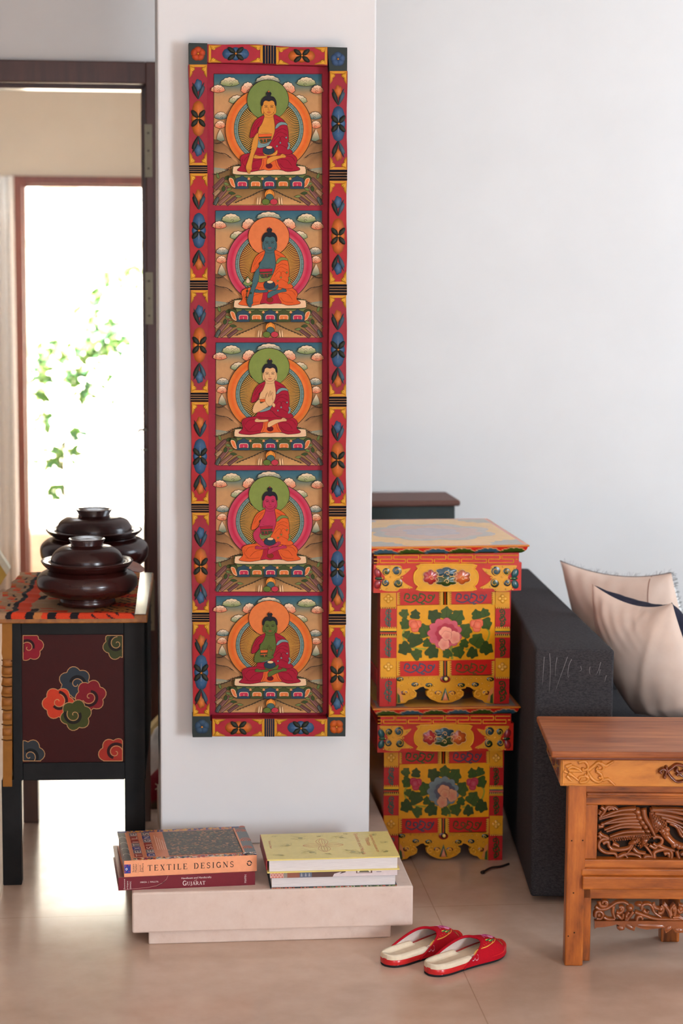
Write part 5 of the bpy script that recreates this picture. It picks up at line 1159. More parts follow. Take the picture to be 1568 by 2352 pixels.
for P, w in (([(800, 230), (560, 250), (272, 352)], 11), ([(800, 300), (600, 300), (400, 335), (275, 372)], 10), ([(820, 340), (560, 362), (350, 425)], 10), ([(840, 390), (600, 400), (300, 440)], 11), ([(860, 440), (600, 440), (350, 520)], 11), ([(880, 490), (620, 480), (380, 545)], 10), ([(920, 545), (640, 555), (430, 615)], 10),
             ([(1020, 240), (1250, 255), (1500, 300), (1600, 320)], 12), ([(1060, 290), (1300, 330), (1500, 380), (1600, 400)], 11), ([(1150, 340), (1330, 390), (1500, 450)], 10), ([(1220, 390), (1350, 430), (1480, 500)], 9), ([(1000, 250), (1250, 225), (1560, 240)], 10)):
    cv.rib([T(*q_) for q_ in cr(P, 6)], w * 1.3, .010, (0, 0, 0), .4)
    c2 = cv.sub(.0098); c2.tap([T(a, b) for a, b in cr(P, 6)], 1.0, (0, 0, 0))
c2 = cv.sub(.004)
for (x, y, rx, ry) in ((820, 262, 70, 62), (850, 340, 66, 60), (890, 410, 62, 56), (930, 470, 54, 50), (965, 530, 56, 40)): c2.domee(*T(x, y), rx / 6.19, ry / 6.19, .012, (0, 0, 0), rot=.4)
c2.rib([T(*q_) for q_ in cr([(900, 210), (920, 330), (990, 450), (1060, 590)], 6)], 17, .016, (0, 0, 0), .5)
c2.dome([T(*q_) for q_ in cr([(990, 270), (1090, 290), (1200, 380), (1245, 450), (1170, 520), (1060, 580), (1010, 480)], 4, True)], .013, (0, 0, 0))
rr = random.Random(2)
c3 = cv.sub(.013)
for i in range(7):
    for j in range(5):
        x = 1040 + i * 28 + j * 8; y = 300 + i * 18 + j * 46
        if x < 1230 and y < 560: c3.domee(*T(x, y), 3.0, 3.2, .005, (0, 0, 0), n=8)
cv.rib([T(*q_) for q_ in cr([(1010, 600), (800, 610), (600, 620), (420, 655)], 6)], 17, .011, (0, 0, 0), .5)
c2.dome([T(*q_) for q_ in cr([(760, 640), (860, 620), (860, 680), (770, 735), (690, 720)], 4, True)], .012, (0, 0, 0)); c2.dome([T(*q_) for q_ in cr([(890, 610), (1000, 590), (960, 690), (900, 760), (850, 780)], 4, True)], .012, (0, 0, 0))
for i in range(34):
    x = 450 + i * 17; y = 650 - i * 2.0; c3.domee(*T(x, y + (12 if i % 2 else -14)), 2.2, 2.2, .004, (0, 0, 0), n=8)
for (cx, cy) in ((800, 670), (920, 670)):
    for i in range(14): c3.domee(*T(cx + rr.uniform(-52, 52), cy + rr.uniform(-52, 60)), 2.0, 2.0, .0035, (0, 0, 0), n=8)
ribs(cv, T, [[(760, 730), (720, 800), (650, 880)], [(930, 750), (1010, 850), (1040, 940)], [(650, 880), (560, 900), (540, 930)], [(650, 880), (700, 940), (780, 945)]], 7.5, .008, .8)
c2.rib([T(*q_) for q_ in cr([(1160, 500), (1230, 600), (1330, 700), (1480, 760), (1600, 740)], 6)], 18, .014, (0, 0, 0), .8)
for (x, y) in ((1170, 520), (1230, 560), (1330, 720), (1400, 740), (1230, 500)): c3.domee(*T(x, y), 7, 7, .005, (0, 0, 0))
ml = len(mb.v)
# rest of the pierced panel to the right: scrolls
for (x, y, r, d) in ((1650, 330, 70, 1), (1800, 260, 60, -1), (1950, 380, 70, 1), (2100, 300, 70, -1), (2250, 420, 70, 1), (1750, 520, 80, -1), (2000, 600, 80, 1), (2250, 640, 80, -1), (1650, 850, 70, 1), (1850, 820, 70, -1), (2050, 880, 60, 1), (2300, 860, 60, -1), (2400, 300, 60, 1)):
    cv.rib([T(*q_) for q_ in spiral(x, y, r, 1.3, 0, d, 18)], 8, .008, (0, 0, 0), .6); cv.rib([T(*q_) for q_ in cr([(x + r, y), (x + 60, y + 90), (x + 10, y + 150)], 5)], 7, .007, (0, 0, 0), .5)
mb.build('bird_carving', M['carve_wood'], ot)
# lower frame and pierced skirt
fK = planemap(OLc, ORZ, .016); kx0 = fK(*Z8(208, 1650)).x; kx1 = mir(kx0); kz1 = fK(*Z8(600, 1512)).z; kz0 = fK(*Z8(600, 1812)).z
mb = MB(); mb.box(lx1 - .002, mir(lx1) + .002, .014, .034, kz1, zr3 + .004); mb.build('skirt_rail', M['orange_wood'], ot, .002)
mb = MB(); cv = Cv(mb, planemap(OLc, ORZ, .030)); 
L = [[(275, 1540), (300, 1600), (370, 1600), (390, 1550), (340, 1530), (320, 1560)], [(225, 1610), (290, 1650), (380, 1640), (450, 1600), (520, 1555), (620, 1545), (690, 1580)], [(225, 1760), (230, 1690), (290, 1680), (330, 1720), (300, 1780), (240, 1780)], [(340, 1760), (400, 1790), (500, 1790)], [(480, 1600), (470, 1690), (500, 1780)], [(520, 1690), (570, 1700), (620, 1650), (600, 1610), (560, 1620)], [(520, 1720), (600, 1780), (620, 1700)],
     [(700, 1690), (660, 1740), (650, 1800)], [(760, 1680), (720, 1740), (670, 1800)], [(780, 1690), (900, 1730), (1060, 1780), (1260, 1790), (1473, 1790)], [(880, 1650), (890, 1590), (960, 1570), (1020, 1600), (1060, 1690), (1160, 1760)], [(900, 1660), (950, 1700), (980, 1660)], [(1040, 1560), (1060, 1620), (1130, 1640), (1190, 1620)], [(1110, 1700), (1160, 1700), (1190, 1640), (1150, 1590)], [(1180, 1570), (1260, 1660), (1290, 1760)], [(1300, 1740), (1290, 1650), (1350, 1570)], [(1340, 1740), (1360, 1650), (1340, 1600)], [(1390, 1640), (1420, 1690), (1470, 1660), (1460, 1600), (1400, 1580)], [(810, 1810), (820, 1760), (870, 1750), (890, 1790)], [(1320, 1770), (1400, 1760), (1473, 1800)]]
ribs(cv, Z8, L, 11.5, .011, .7)
Lr = [[(2 * 1535 - x, y) for x, y in P] for P in L]; ribs(cv, Z8, Lr, 11.5, .011, .7)
for (x, y, rx, ry) in ((715, 1630, 62, 55), (840, 1580, 64, 44), (370, 1560, 30, 30), (590, 1640, 34, 44), (1150, 1640, 50, 44), (1330, 1640, 34, 60), (1430, 1640, 46, 50), (660, 1750, 30, 50), (270, 1730, 44, 44)):
    for X in (x, 3070 - x): cv.sub(.002).domee(*Z8(X, y), rx / 6.19, ry / 6.19, .010, (0, 0, 0))
out = [(208, 1805), (1535, 1805), (1535, 1910), (1473, 1970), (1400, 1975), (1340, 1960), (1310, 1910), (1260, 1950), (1216, 1975), (1190, 1900), (1060, 1915), (950, 1925), (860, 1910), (790, 1880), (770, 1945), (700, 1925), (640, 1890), (625, 1930), (560, 1940), (525, 1910), (530, 1880), (560, 1870), (520, 1850), (450, 1870), (340, 1890), (240, 1895), (208, 1915)]
for s in (0, 1): mb.prism([Z8((3070 - x) if s else x, y) for x, y in out], cv.f, -.004, .012, (0, 0, 0))
c2 = cv.sub(.0122)
for (x, y, rx, ry, r) in ((580, 1900, 50, 34, .2), (710, 1885, 70, 34, .5), (1000, 1870, 190, 34, .05), (1250, 1910, 60, 34, -.6), (1400, 1930, 70, 36, 0)):
    for X, q_ in ((x, 1), (3070 - x, -1)): c2.domee(*Z8(X, y), rx / 6.19, ry / 6.19, .003, (0, 0, 0), rot=r * q_)
mb.build('skirt_carving', M['carve_wood'], ot)
# ================================================================== BOOKS
def text_tris(s, size=1.0):
    """letters as triangles, width known: the built-in face turned to mesh"""
    cu = bpy.data.curves.new('t', 'FONT'); cu.body = s; cu.size = size; cu.resolution_u = 3
    ob = bpy.data.objects.new('t', cu); COL.objects.link(ob); dg = bpy.context.evaluated_depsgraph_get(); me = ob.evaluated_get(dg).to_mesh()
    me.calc_loop_triangles(); V = [(v.co.x, v.co.y) for v in me.vertices]; F = [tuple(t.vertices) for t in me.loop_triangles]
    ob.evaluated_get(dg).to_mesh_clear(); bpy.data.objects.remove(ob); bpy.data.curves.remove(cu)
    return V, F
def put_text(mb, s, fm, size, c, fit=None, mi=0, rot=None, center=False, bold=0):
    V, F = text_tris(s, size)
    if not V: return
    x0, x1 = min(v[0] for v in V), max(v[0] for v in V); k = fit / (x1 - x0) if fit else 1
    for d in ((0,) if not bold else (-bold, 0, bold)):
        b = len(mb.v)
        for x, y in V:
            x = (x - x0) * k + d
            if center: x -= (x1 - x0) * k / 2
            u, v = (x, y) if rot is None else (x * cos(rot) - y * sin(rot), x * sin(rot) + y * cos(rot))
            mb.v.append(tuple(fm(u, v)))
        for f in F: mb.face([b + i for i in f], [c] * 3, mi)
# serif capitals drawn as strokes: (thick/thin, points) on a unit-high cell
def _arc(cx, cy, rx, ry, a0, a1, n=14): return [(cx + rx * cos(radians(a0 + (a1 - a0) * i / n)), cy + ry * sin(radians(a0 + (a1 - a0) * i / n))) for i in range(n + 1)]
TK, TH = .16, .07
SER = lambda x, y: (.055, [(x - .15, y), (x + .15, y)])
GL = {
 'T': (.78, [(TK, [(.39, 0), (.39, 1)]), (TH, [(.03, .965), (.75, .965)]), (.06, [(.035, 1), (.03, .78)]), (.06, [(.745, 1), (.75, .78)]), SER(.39, .03)]),
 'E': (.72, [(TK, [(.16, 0), (.16, 1)]), (TH, [(.02, .965), (.62, .965)]), (TH, [(.02, .035), (.66, .035)]), (TH, [(.16, .52), (.48, .52)]), (.06, [(.62, 1), (.62, .8)]), (.06, [(.67, 0), (.67, .23)]), (.05, [(.48, .42), (.48, .62)])]),
 'X': (.82, [(TK, [(.14, 1), (.66, 0)]), (TH, [(.66, 1), (.14, 0)]), SER(.16, .03), SER(.66, .03), SER(.16, .97), SER(.66, .97)]),
 'I': (.40, [(TK, [(.2, 0), (.2, 1)]), SER(.2, .03), SER(.2, .97)]),
 'L': (.70, [(TK, [(.16, 0), (.16, 1)]), SER(.16, .97), (TH, [(.02, .035), (.62, .035)]), (.06, [(.64, 0), (.65, .26)])]),
 'D': (.86, [(TK, [(.16, 0), (.16, 1)]), (TH, [(.02, .965), (.4, .965)]), (TH, [(.02, .035), (.4, .035)]), (TK * .95, _arc(.38, .5, .36, .45, -80, 80)), (TH, _arc(.38, .5, .40, .465, 60, 90)), (TH, _arc(.38, .5, .40, .465, -90, -60))]),
 'S': (.64, [(.12, _arc(.32, .74, .22, .22, 30, 250) + _arc(.32, .26, .24, .23, 60, -150)), (.05, [(.55, .98), (.53, .74)]), (.05, [(.07, .02), (.09, .28)])]),
 'G': (.84, [(TK * .9, _arc(.42, .5, .33, .46, 60, 300)), (TH, _arc(.42, .5, .33, .465, 30, 70)), (TH, _arc(.42, .5, .33, .465, 290, 330)), (TK, [(.7, .02), (.7, .42)]), (.055, [(.54, .43), (.82, .43)]), (.05, [(.7, .95), (.71, .72)])]),
 'N': (.92, [(TH, [(.16, 0), (.16, 1)]), (TK, [(.14, .98), (.76, .02)]), (TH, [(.76, 0), (.76, 1)]), SER(.16, .03), SER(.76, .97), (.055, [(.0, .97), (.2, .97)])]),
 'U': (.86, [(TK, [(.17, .97), (.17, .38)]), (TH, [(.70, .97), (.70, .38)]), (TH * 1.3, _arc(.435, .36, .265, .33, 180, 360)), SER(.17, .97), SER(.70, .97)]),
 'J': (.46, [(TK, [(.26, .97), (.26, .1), (.2, -.1), (.06, -.14)]), SER(.26, .97)]),
 'A': (.84, [(TH, [(.12, 0), (.41, 1)]), (TK, [(.4, 1), (.70, 0)]), (.06, [(.24, .34), (.58, .34)]), SER(.12, .03), SER(.71, .03)]),
 'R': (.84, [(TK, [(.16, 0), (.16, 1)]), (TH, [(.02, .965), (.42, .965)]), (TH, [(.16, .48), (.42, .48)]), (TK * .9, _arc(.4, .72, .22, .21, -85, 85)), (TK, [(.4, .48), (.74, .02)]), SER(.16, .03), (.055, [(.66, .03), (.84, .03)])]),
 ' ': (.5, []) }
def serif(cv, s, x, y, h, gap, c, sizes=None):
    """capitals on a baseline; y grows upward on this canvas"""
    for i, ch in enumerate(s):
        k = h * (sizes[i] if sizes else 1); w, st = GL[ch]; w0 = cv.w
        for t, P in st: cv.line([(x + a * k, y + b * k) for a, b in P], t * k, c); cv.w = w0 + .3 * (cv.w - w0)
        cv.w = w0; x += w * k + gap * h
    return x
def book(name, label, p0, p1, depth, z0, th, cover, pages_front, board=.0025, over=.003, group='books on the stone plinth', soft=False, extra=None, cname='cover'):
    """p0,p1: front bottom corners (world x,y). Local: x along the front edge, y back, z up"""
    w = hypot(p1[0] - p0[0], p1[1] - p0[1]); rz = atan2(p1[1] - p0[1], p1[0] - p0[0])
    root = thing(name, label, 'book', (p0[0], p0[1], z0), rz, group)
    mb = MB()
    mb.box(0, w, 0, depth, 0, board, cover); mb.box(0, w, 0, depth, th - board, th, cover)
    if pages_front: mb.box(0, w, depth - board, depth, board, th - board, cover)
    else: mb.box(0, w, 0, board * 1.2, board, th - board, cover)
    if extra: extra(mb, w, depth, th)
    mb.build(cname, M['print'], root)
    pg = MB(); o = 0 if soft else over
    pg.box(o + .0005, w - o - .0005, (over if pages_front else board * 1.2), (depth - board if pages_front else depth - o), board, th - board); pg.build('pages', M['paper'], root)
    return root, w
g0 = PZ - .004
# --- left stack
def gujarat(mb, w, d, t):
    cv = Cv(mb, lambda u, v, a: Vector((u, -a, v)), 1e-5, 3e-5); WH = (226, 214, 208)
    sx = w / 1370
    U = lambda x: (x - 50) * sx; V = lambda y, x=0: t - (y - (668 - .029 * x)) * sx
    xx = U(690); serif(cv, 'GUJARAT', xx, V(760, 690) + .0005, .0093, .07, WH, [1.12, .86, .86, .86, .86, .86, .86])
    put_text(mb, 'Handloom and Handicrafts', lambda a, b: (U(678) + a, -.0001, V(692, 678) + b), .006, WH, fit=U(978) - U(678))
    put_text(mb, 'of', lambda a, b: (U(806) + a, -.0001, V(714, 806) + b), .0055, (190, 150, 140), fit=U(832) - U(806))
    put_text(mb, 'MIRZA  |  MALLYA', lambda a, b: (U(268) + a, -.0001, V(727, 268) + b), .0052, WH, fit=U(448) - U(268))
    put_text(mb, 'MAPIN', lambda a, b: (U(1332) - b, -.0001, V(740, 1320) + a), .0066, WH, fit=.0185, bold=.0001)
    for i, s in enumerate(('Government', 'of Gujarat', 'GSHHDC')): put_text(mb, s, lambda a, b, i=i: (U(112 + 30 * i + 4) - b, -.0001, .002 + a), .0042, WH, fit=(.024, .019, .018)[i])
    cv.line([(U(545), t), (U(530), t - .008), (U(490), t - .016), (U(430), t - .022), (U(330), .004), (U(200), .003), (U(110), .001)], .0005, (206, 170, 160)); cv.line([(U(520), t - .011), (U(485), t - .0175), (U(430), .0055)], .0012, (56, 14, 22))
bk1, w1 = book('book', 'dark red book with white spine lettering, underneath the orange textile book', (-.023, 4.334), (.2755, 4.350), .24, g0, .0295, (112, 24, 38), False, extra=gujarat)
def textile(mb, w, d, t):
    cv = Cv(mb, lambda u, v, a: Vector((u, -a, v)), 1e-5, 3e-5); PE = (236, 160, 118); INK = (46, 30, 26)
    cv.poly([(0, 0), (w, 0), (w, t), (0, t)], PE); sx = w / 1322; U = lambda x: (x - 110) * sx
    c2 = cv
    xx = serif(c2, 'TEXTILE DESIGNS', U(343), .0115, .0128, .22, INK) if False else None
    tot = sum(GL[c][0] for c in 'TEXTILE DESIGNS'); h = .0128; gap = ((U(1200) - U(343)) / h - tot) / 14
    serif(c2, 'TEXTILE DESIGNS', U(343), .0115, h, gap, INK)
    cv.poly([(U(112), .008), (U(175), .008), (U(175), .028), (U(112), .028)], (44, 58, 140))
    for (a, b) in ((122, .012), (140, .018), (160, .012), (160, .026), (125, .025)): cv.ell(U(a), b, .0016, .002, (150, 60, 110), 10)
    cv.ell(U(133), .0175, .0022, .0028, (220, 220, 230), 12); cv.ell(U(133), .0175, .0011, .0015, (44, 58, 140), 10)
    for i, s in enumerate(('Susan', 'Meller', 'Joost', 'Elffers')): put_text(mb, s, lambda a, b, i=i: (U(210 + 26 * i + (14 if i > 1 else 0)) - b, -.0002, .010 + a), .006, INK, fit=(.018, .019, .0155, .019)[i])
    cv.line([(U(249), .008), (U(249), .0305)], .0003, INK)
    cx, cy, r = U(1357), .0185, .0062
    for k in (0, pi):
        cv.line([(cx + r * .72 * cos(a + k), cy + r * .8 * sin(a + k)) for a in [pi * .1 + pi * .75 * i / 12 for i in range(13)]], .0022, INK)
        cv.poly([(cx + r * 1.05 * cos(k + 3.0), cy + r * 1.0 * sin(k + 3.0)), (cx + r * .35 * cos(k + 3.0), cy + r * .5 * sin(k + 3.0)), (cx + r * .9 * cos(k + 3.75), cy + r * .9 * sin(k + 3.75))], INK)
    # front cover, lying upward
    ct = Cv(mb, lambda u, v, a: Vector((u, v, t + a)), 1e-5, 3e-5)
    R = lambda x0, x1, y0, y1, c: ct.poly([(x0 * w, y0 * d), (x1 * w, y0 * d), (x1 * w, y1 * d), (x0 * w, y1 * d)], c)
    R(0, 1, 0, 1, (206, 128, 92)); rr = random.Random(11); PAL = [(44, 58, 120), (190, 60, 40), (222, 206, 180), (206, 140, 40), (40, 36, 40), (170, 70, 60), (88, 104, 96)]
    def patch(x0, x1, y0, y1, n, pal, sx_=.02, sy_=.02):
        for _ in range(n):
            x, y = rr.uniform(x0, x1), rr.uniform(y0, y1); a, b = sx_ * rr.uniform(.4, 1), sy_ * rr.uniform(.4, 1); c = rr.choice(pal)
            pts = [(min(max(x + a * cos(k * 1.05 + 1), x0), x1) * w, min(max(y + b * sin(k * 1.05 + 1), y0), y1) * d) for k in range(6)]; w0 = ct.w; ct.poly(pts, c); ct.w = w0 + 2e-7
    R(.0, 1, 0, .075, (226, 196, 170)); patch(.06, 1, 0, .075, 260, PAL, .016, .03); R(.0, 1, .925, 1, (54, 60, 116)); patch(.07, .9, .93, 1, 150, [(206, 150, 60), (54, 60, 116), (206, 150, 60), (190, 110, 70)], .018, .03)
    R(0, .055, 0, .94, (92, 88, 86)); 
    for k in range(9): ct.line([((.028 + .026 * cos(a)) * w, (.08 + k * .095 + .05 * sin(a)) * d) for a in [pi * i / 8 for i in range(9)]], .0011, (206, 194, 180) if k % 2 else (40, 38, 40)); ct.line([((.028 + .014 * cos(a)) * w, (.06 + k * .095 + .03 * sin(a)) * d) for a in [pi * i / 8 for i in range(9)]], .0011, (40, 38, 40))
    R(.055, .068, 0, .94, (214, 134, 96))
    for col, word, x0 in ((0, 'TEXTILE', .085), (1, 'DESIGNS', .18)):
        for i, chh in enumerate(word):
            y0 = .10 + i * .118; bc = ((150, 62, 54), (112, 104, 112), (70, 74, 124), (120, 112, 110), (150, 60, 54))[(i + col * 2) % 5]
            R(x0, x0 + .062, y0, y0 + .108, bc)
            put_text(mb, chh, lambda a, b, x0=x0, y0=y0, zz=t + ct.w + 4e-5: (x0 * w + .0165 - b, y0 * d + .004 + a, zz), .019, (206, 180, 160), fit=.016 if chh != 'I' else .004)
    for k in range(5): ct.line([((.275 + .016 * k) * w, .3 * d), ((.275 + .016 * k) * w, (.8 - .06 * k) * d)], .0012, (226, 186, 164))
    R(.345, .905, .10, .905, (66, 62, 50)); patch(.345, .905, .10, .905, 420, [(150, 104, 66), (96, 84, 60), (170, 120, 84), (44, 44, 40), (120, 90, 60), (88, 96, 70)], .014, .022)
    for _ in range(34):
        x, y = rr.uniform(.37, .88), rr.uniform(.15, .85); a = rr.uniform(0, 6.28)
        for k in range(5): ct.line([(x * w + .004 * (k - 2) * cos(a), y * d + .004 * (k - 2) * sin(a)), (x * w + .004 * (k - 2) * cos(a) + .005 * cos(a + 1.1), y * d + .004 * (k - 2) * sin(a) + .005 * sin(a + 1.1))], .0007, (176, 130, 84))
    R(.905, .918, .06, .925, (216, 140, 100)); R(.918, 1, .06, .93, (96, 104, 106))
    for (x, y, r) in ((.955, .78, .05), (.965, .45, .055), (.95, .2, .045), (.98, .92, .03)):
        for k in range(5): ct.line([((min(.999, x + r * (1 - k * .18) * .8 * cos(a))) * w, (y + r * (1 - k * .18) * 2 * sin(a)) * d) for a in [pi * i / 8 for i in range(9)]], .0022, (196, 96, 62) if k % 2 == 0 else (130, 66, 52))
    patch(.9, 1, 0, .07, 60, [(30, 30, 34), (226, 214, 200)], .01, .02)
bk2, w2 = book('book', 'orange-spined textile design book with a patterned cover, on top of the dark red book', (-.0105, 4.336), (.2795, 4.356), .226, g0 + .0295, .0365, (206, 128, 92), False, extra=textile)
# --- right stack
def garden(mb, w, d, t):
    cv = Cv(mb, lambda u, v, a: Vector((u, -a, v)), 1e-5, 3e-5); rr = random.Random(3)
    for k in range(170):
        x = rr.uniform(0, w); c = rr.choice([(64, 84, 40), (44, 58, 36), (206, 200, 190), (176, 84, 66), (110, 130, 70)]) if x > w * .45 else rr.choice([(186, 84, 62), (70, 96, 60), (52, 58, 52), (206, 120, 96)])
        w0 = cv.w; cv.poly([(x, .0002), (min(w, x + .004), .0002), (min(w, x + .003), t * 0 + .0023), (x, .0023)], c); cv.w = w0 + 1e-7
book('book', 'dark-covered hardback with white pages, lowest of the stack topped by the yellow book', (.3065, 4.319), (.5855, 4.3175), .225, g0, .0265, (40, 46, 52), True, extra=garden)
def lifestyle(mb, w, d, t):
    cv = Cv(mb, lambda u, v, a: Vector((u, -a, v)), 1e-5, 3e-5); U = lambda x: (x - 125) / 1235 * w
    cv.poly([(0, 0), (w, 0), (w, t), (0, t)], (214, 200, 200)); rr = random.Random(8)
    for i in range(9):
        for j in range(3): x = U(130 + i * 15); cv.poly([(x, j * t / 3), (x + .003, j * t / 3), (x + .003, (j + .8) * t / 3), (x, (j + .8) * t / 3)], (196, 106, 84) if (i + j) % 2 else (222, 150, 130))
    cv.poly([(U(255), 0), (U(290), 0), (U(290), t), (U(255), t)], (150, 140, 130)); cv.poly([(U(290), 0), (U(410), 0), (U(410), t), (U(290), t)], (150, 92, 74)); cv.poly([(U(410), 0), (U(528), 0), (U(528), t), (U(410), t)], (96, 104, 122))
    put_text(mb, 'E', lambda a, b: (U(316) + b, -.0002, t - .002 - a * .4), .016, (236, 226, 222)); put_text(mb, 'E', lambda a, b: (U(360) + b, -.0002, t - .002 - a * .4), .016, (236, 226, 222))
    for x in (420, 460, 495): cv.poly([(U(x), .002), (U(x + 18), .002), (U(x + 14), .009), (U(x + 4), .010)], (160, 160, 166))
    cv.poly([(U(528), 0), (U(730), 0), (U(745), t * .5), (U(800), t * .75), (U(850), t * .72), (U(858), t * .86), (U(720), t), (U(528), t)], (92, 66, 58)); cv.poly([(U(798), t * .45), (U(862), t * .74), (U(805), t * .98), (U(818), t * .74)], (84, 66, 62))
    cv.poly([(U(958), t * .5), (U(1115), t * .5), (U(1115), t), (U(958), t)], (110, 80, 72)); cv.poly([(U(970), t * .58), (U(1100), t * .58), (U(1100), t), (U(970), t)], (222, 212, 206)); cv.poly([(U(985), t * .64), (U(1090), t * .64), (U(1070), t), (U(1000), t)], (96, 88, 70)); cv.poly([(U(1156), t * .62), (U(1205), t * .62), (U(1205), t * .72), (U(1156), t * .72)], (120, 110, 116))
book('book', 'pale softcover with a picture spine, between the yellow book and the dark hardback', (.306, 4.312), (.585, 4.310), .215, g0 + .0265, .0135, (214, 200, 200), False, board=.001, soft=True, extra=lifestyle)
def symbols(mb, w, d, t):
    ct = Cv(mb, lambda u, v, a: Vector((u * w, v * d, t + a)), 1e-5, 3e-5); RDl, GRl = (206, 120, 84), (190, 180, 116)
    ct.poly([(0, 0), (1, 0), (1, 1), (0, 1)], (222, 208, 134)); L = lambda P, wd, c: cvL(P, wd, c)
    cm = Cv(mb, lambda u, v, a: Vector((u, v, t + a)), 1e-5, 1e-4)
    def ln(P, wd, c): cm.line([(x * w, y * d) for x, y in P], wd, c)
    # crossed double sceptre in red
    for a in (0, pi / 2, pi, 3 * pi / 2):
        for s in (-1, -.5, 0, .5, 1):
            P = [(.0, 0), (.25, s * .22), (.6, s * .30), (.9, s * .14), (1.0, s * .05)]
            Q = [(.455 + (.155 * (x * cos(a)) - .155 * y * sin(a)), .5 + .26 * (x * sin(a) + y * cos(a))) for x, y in cr(P, 4)]; ln(Q, .0009, RDl)
    cm.ell(.455 * w, .5 * d, .006, .006, (222, 208, 134), ol=RDl, lw=.0008)
    # grey-green line drawings
    rr = random.Random(21)
    for (x, y, sx, sy) in ((.28, .82, .06, .11), (.17, .55, .05, .07), (.1, .9, .03, .03), (.33, .25, .07, .10), (.1, .16, .05, .03), (.60, .80, .06, .08), (.66, .92, .02, .03), (.64, .22, .07, .10), (.72, .17, .03, .06), (.45, .86, .02, .03), (.47, .16, .03, .02), (.86, .86, .04, .06), (.93, .55, .03, .05), (.9, .2, .05, .06)):
        for k in range(4):
            P = [(x + sx * rr.uniform(-1, 1), y + sy * rr.uniform(-1, 1)) for _ in range(4)]; ln(cr(P, 5), .0008, GRl)
        cm.ell((x + sx * .3) * w, (y - sy * .2) * d, sx * w * .3, sy * d * .3, mix(GRl, (150, 146, 96), .5), 12)
    def vt(s, x, y0, h, fit, c=RDl): put_text(mb, s, lambda a, b: (x * w - b * -1 * 0 + b, y0 * d - a, t + .0003), h, c, fit=fit)
    vt('THE ENCYCLOPEDIA OF', .842, .88, .008, .135); vt('Tibetan', .795, .76, .014, .062); vt('Symbols and Motifs', .725, .93, .013, .16); vt('Robert Beer', .045, .72, .007, .06)
bk, w_ = book('book', 'yellow hardback with red symbols on its cover, top of the right-hand stack', (.2990, 4.303), (.5895, 4.306), .193, g0 + .040, .0308, (224, 204, 120), True, board=.0028, over=.004, extra=symbols)
sp = MB(); sp.box(-.0012, w_ + .0012, .1925, .195, .001, .0298, (150, 34, 44)); sp.box(w_ - .0005, w_ + .0015, .02, .1926, .028, .0302, (170, 40, 60)); sp.box(-.0015, .0005, .01, .1926, .004, .0298, (150, 34, 48)); sp.build('red_binding', M['print'], bk)
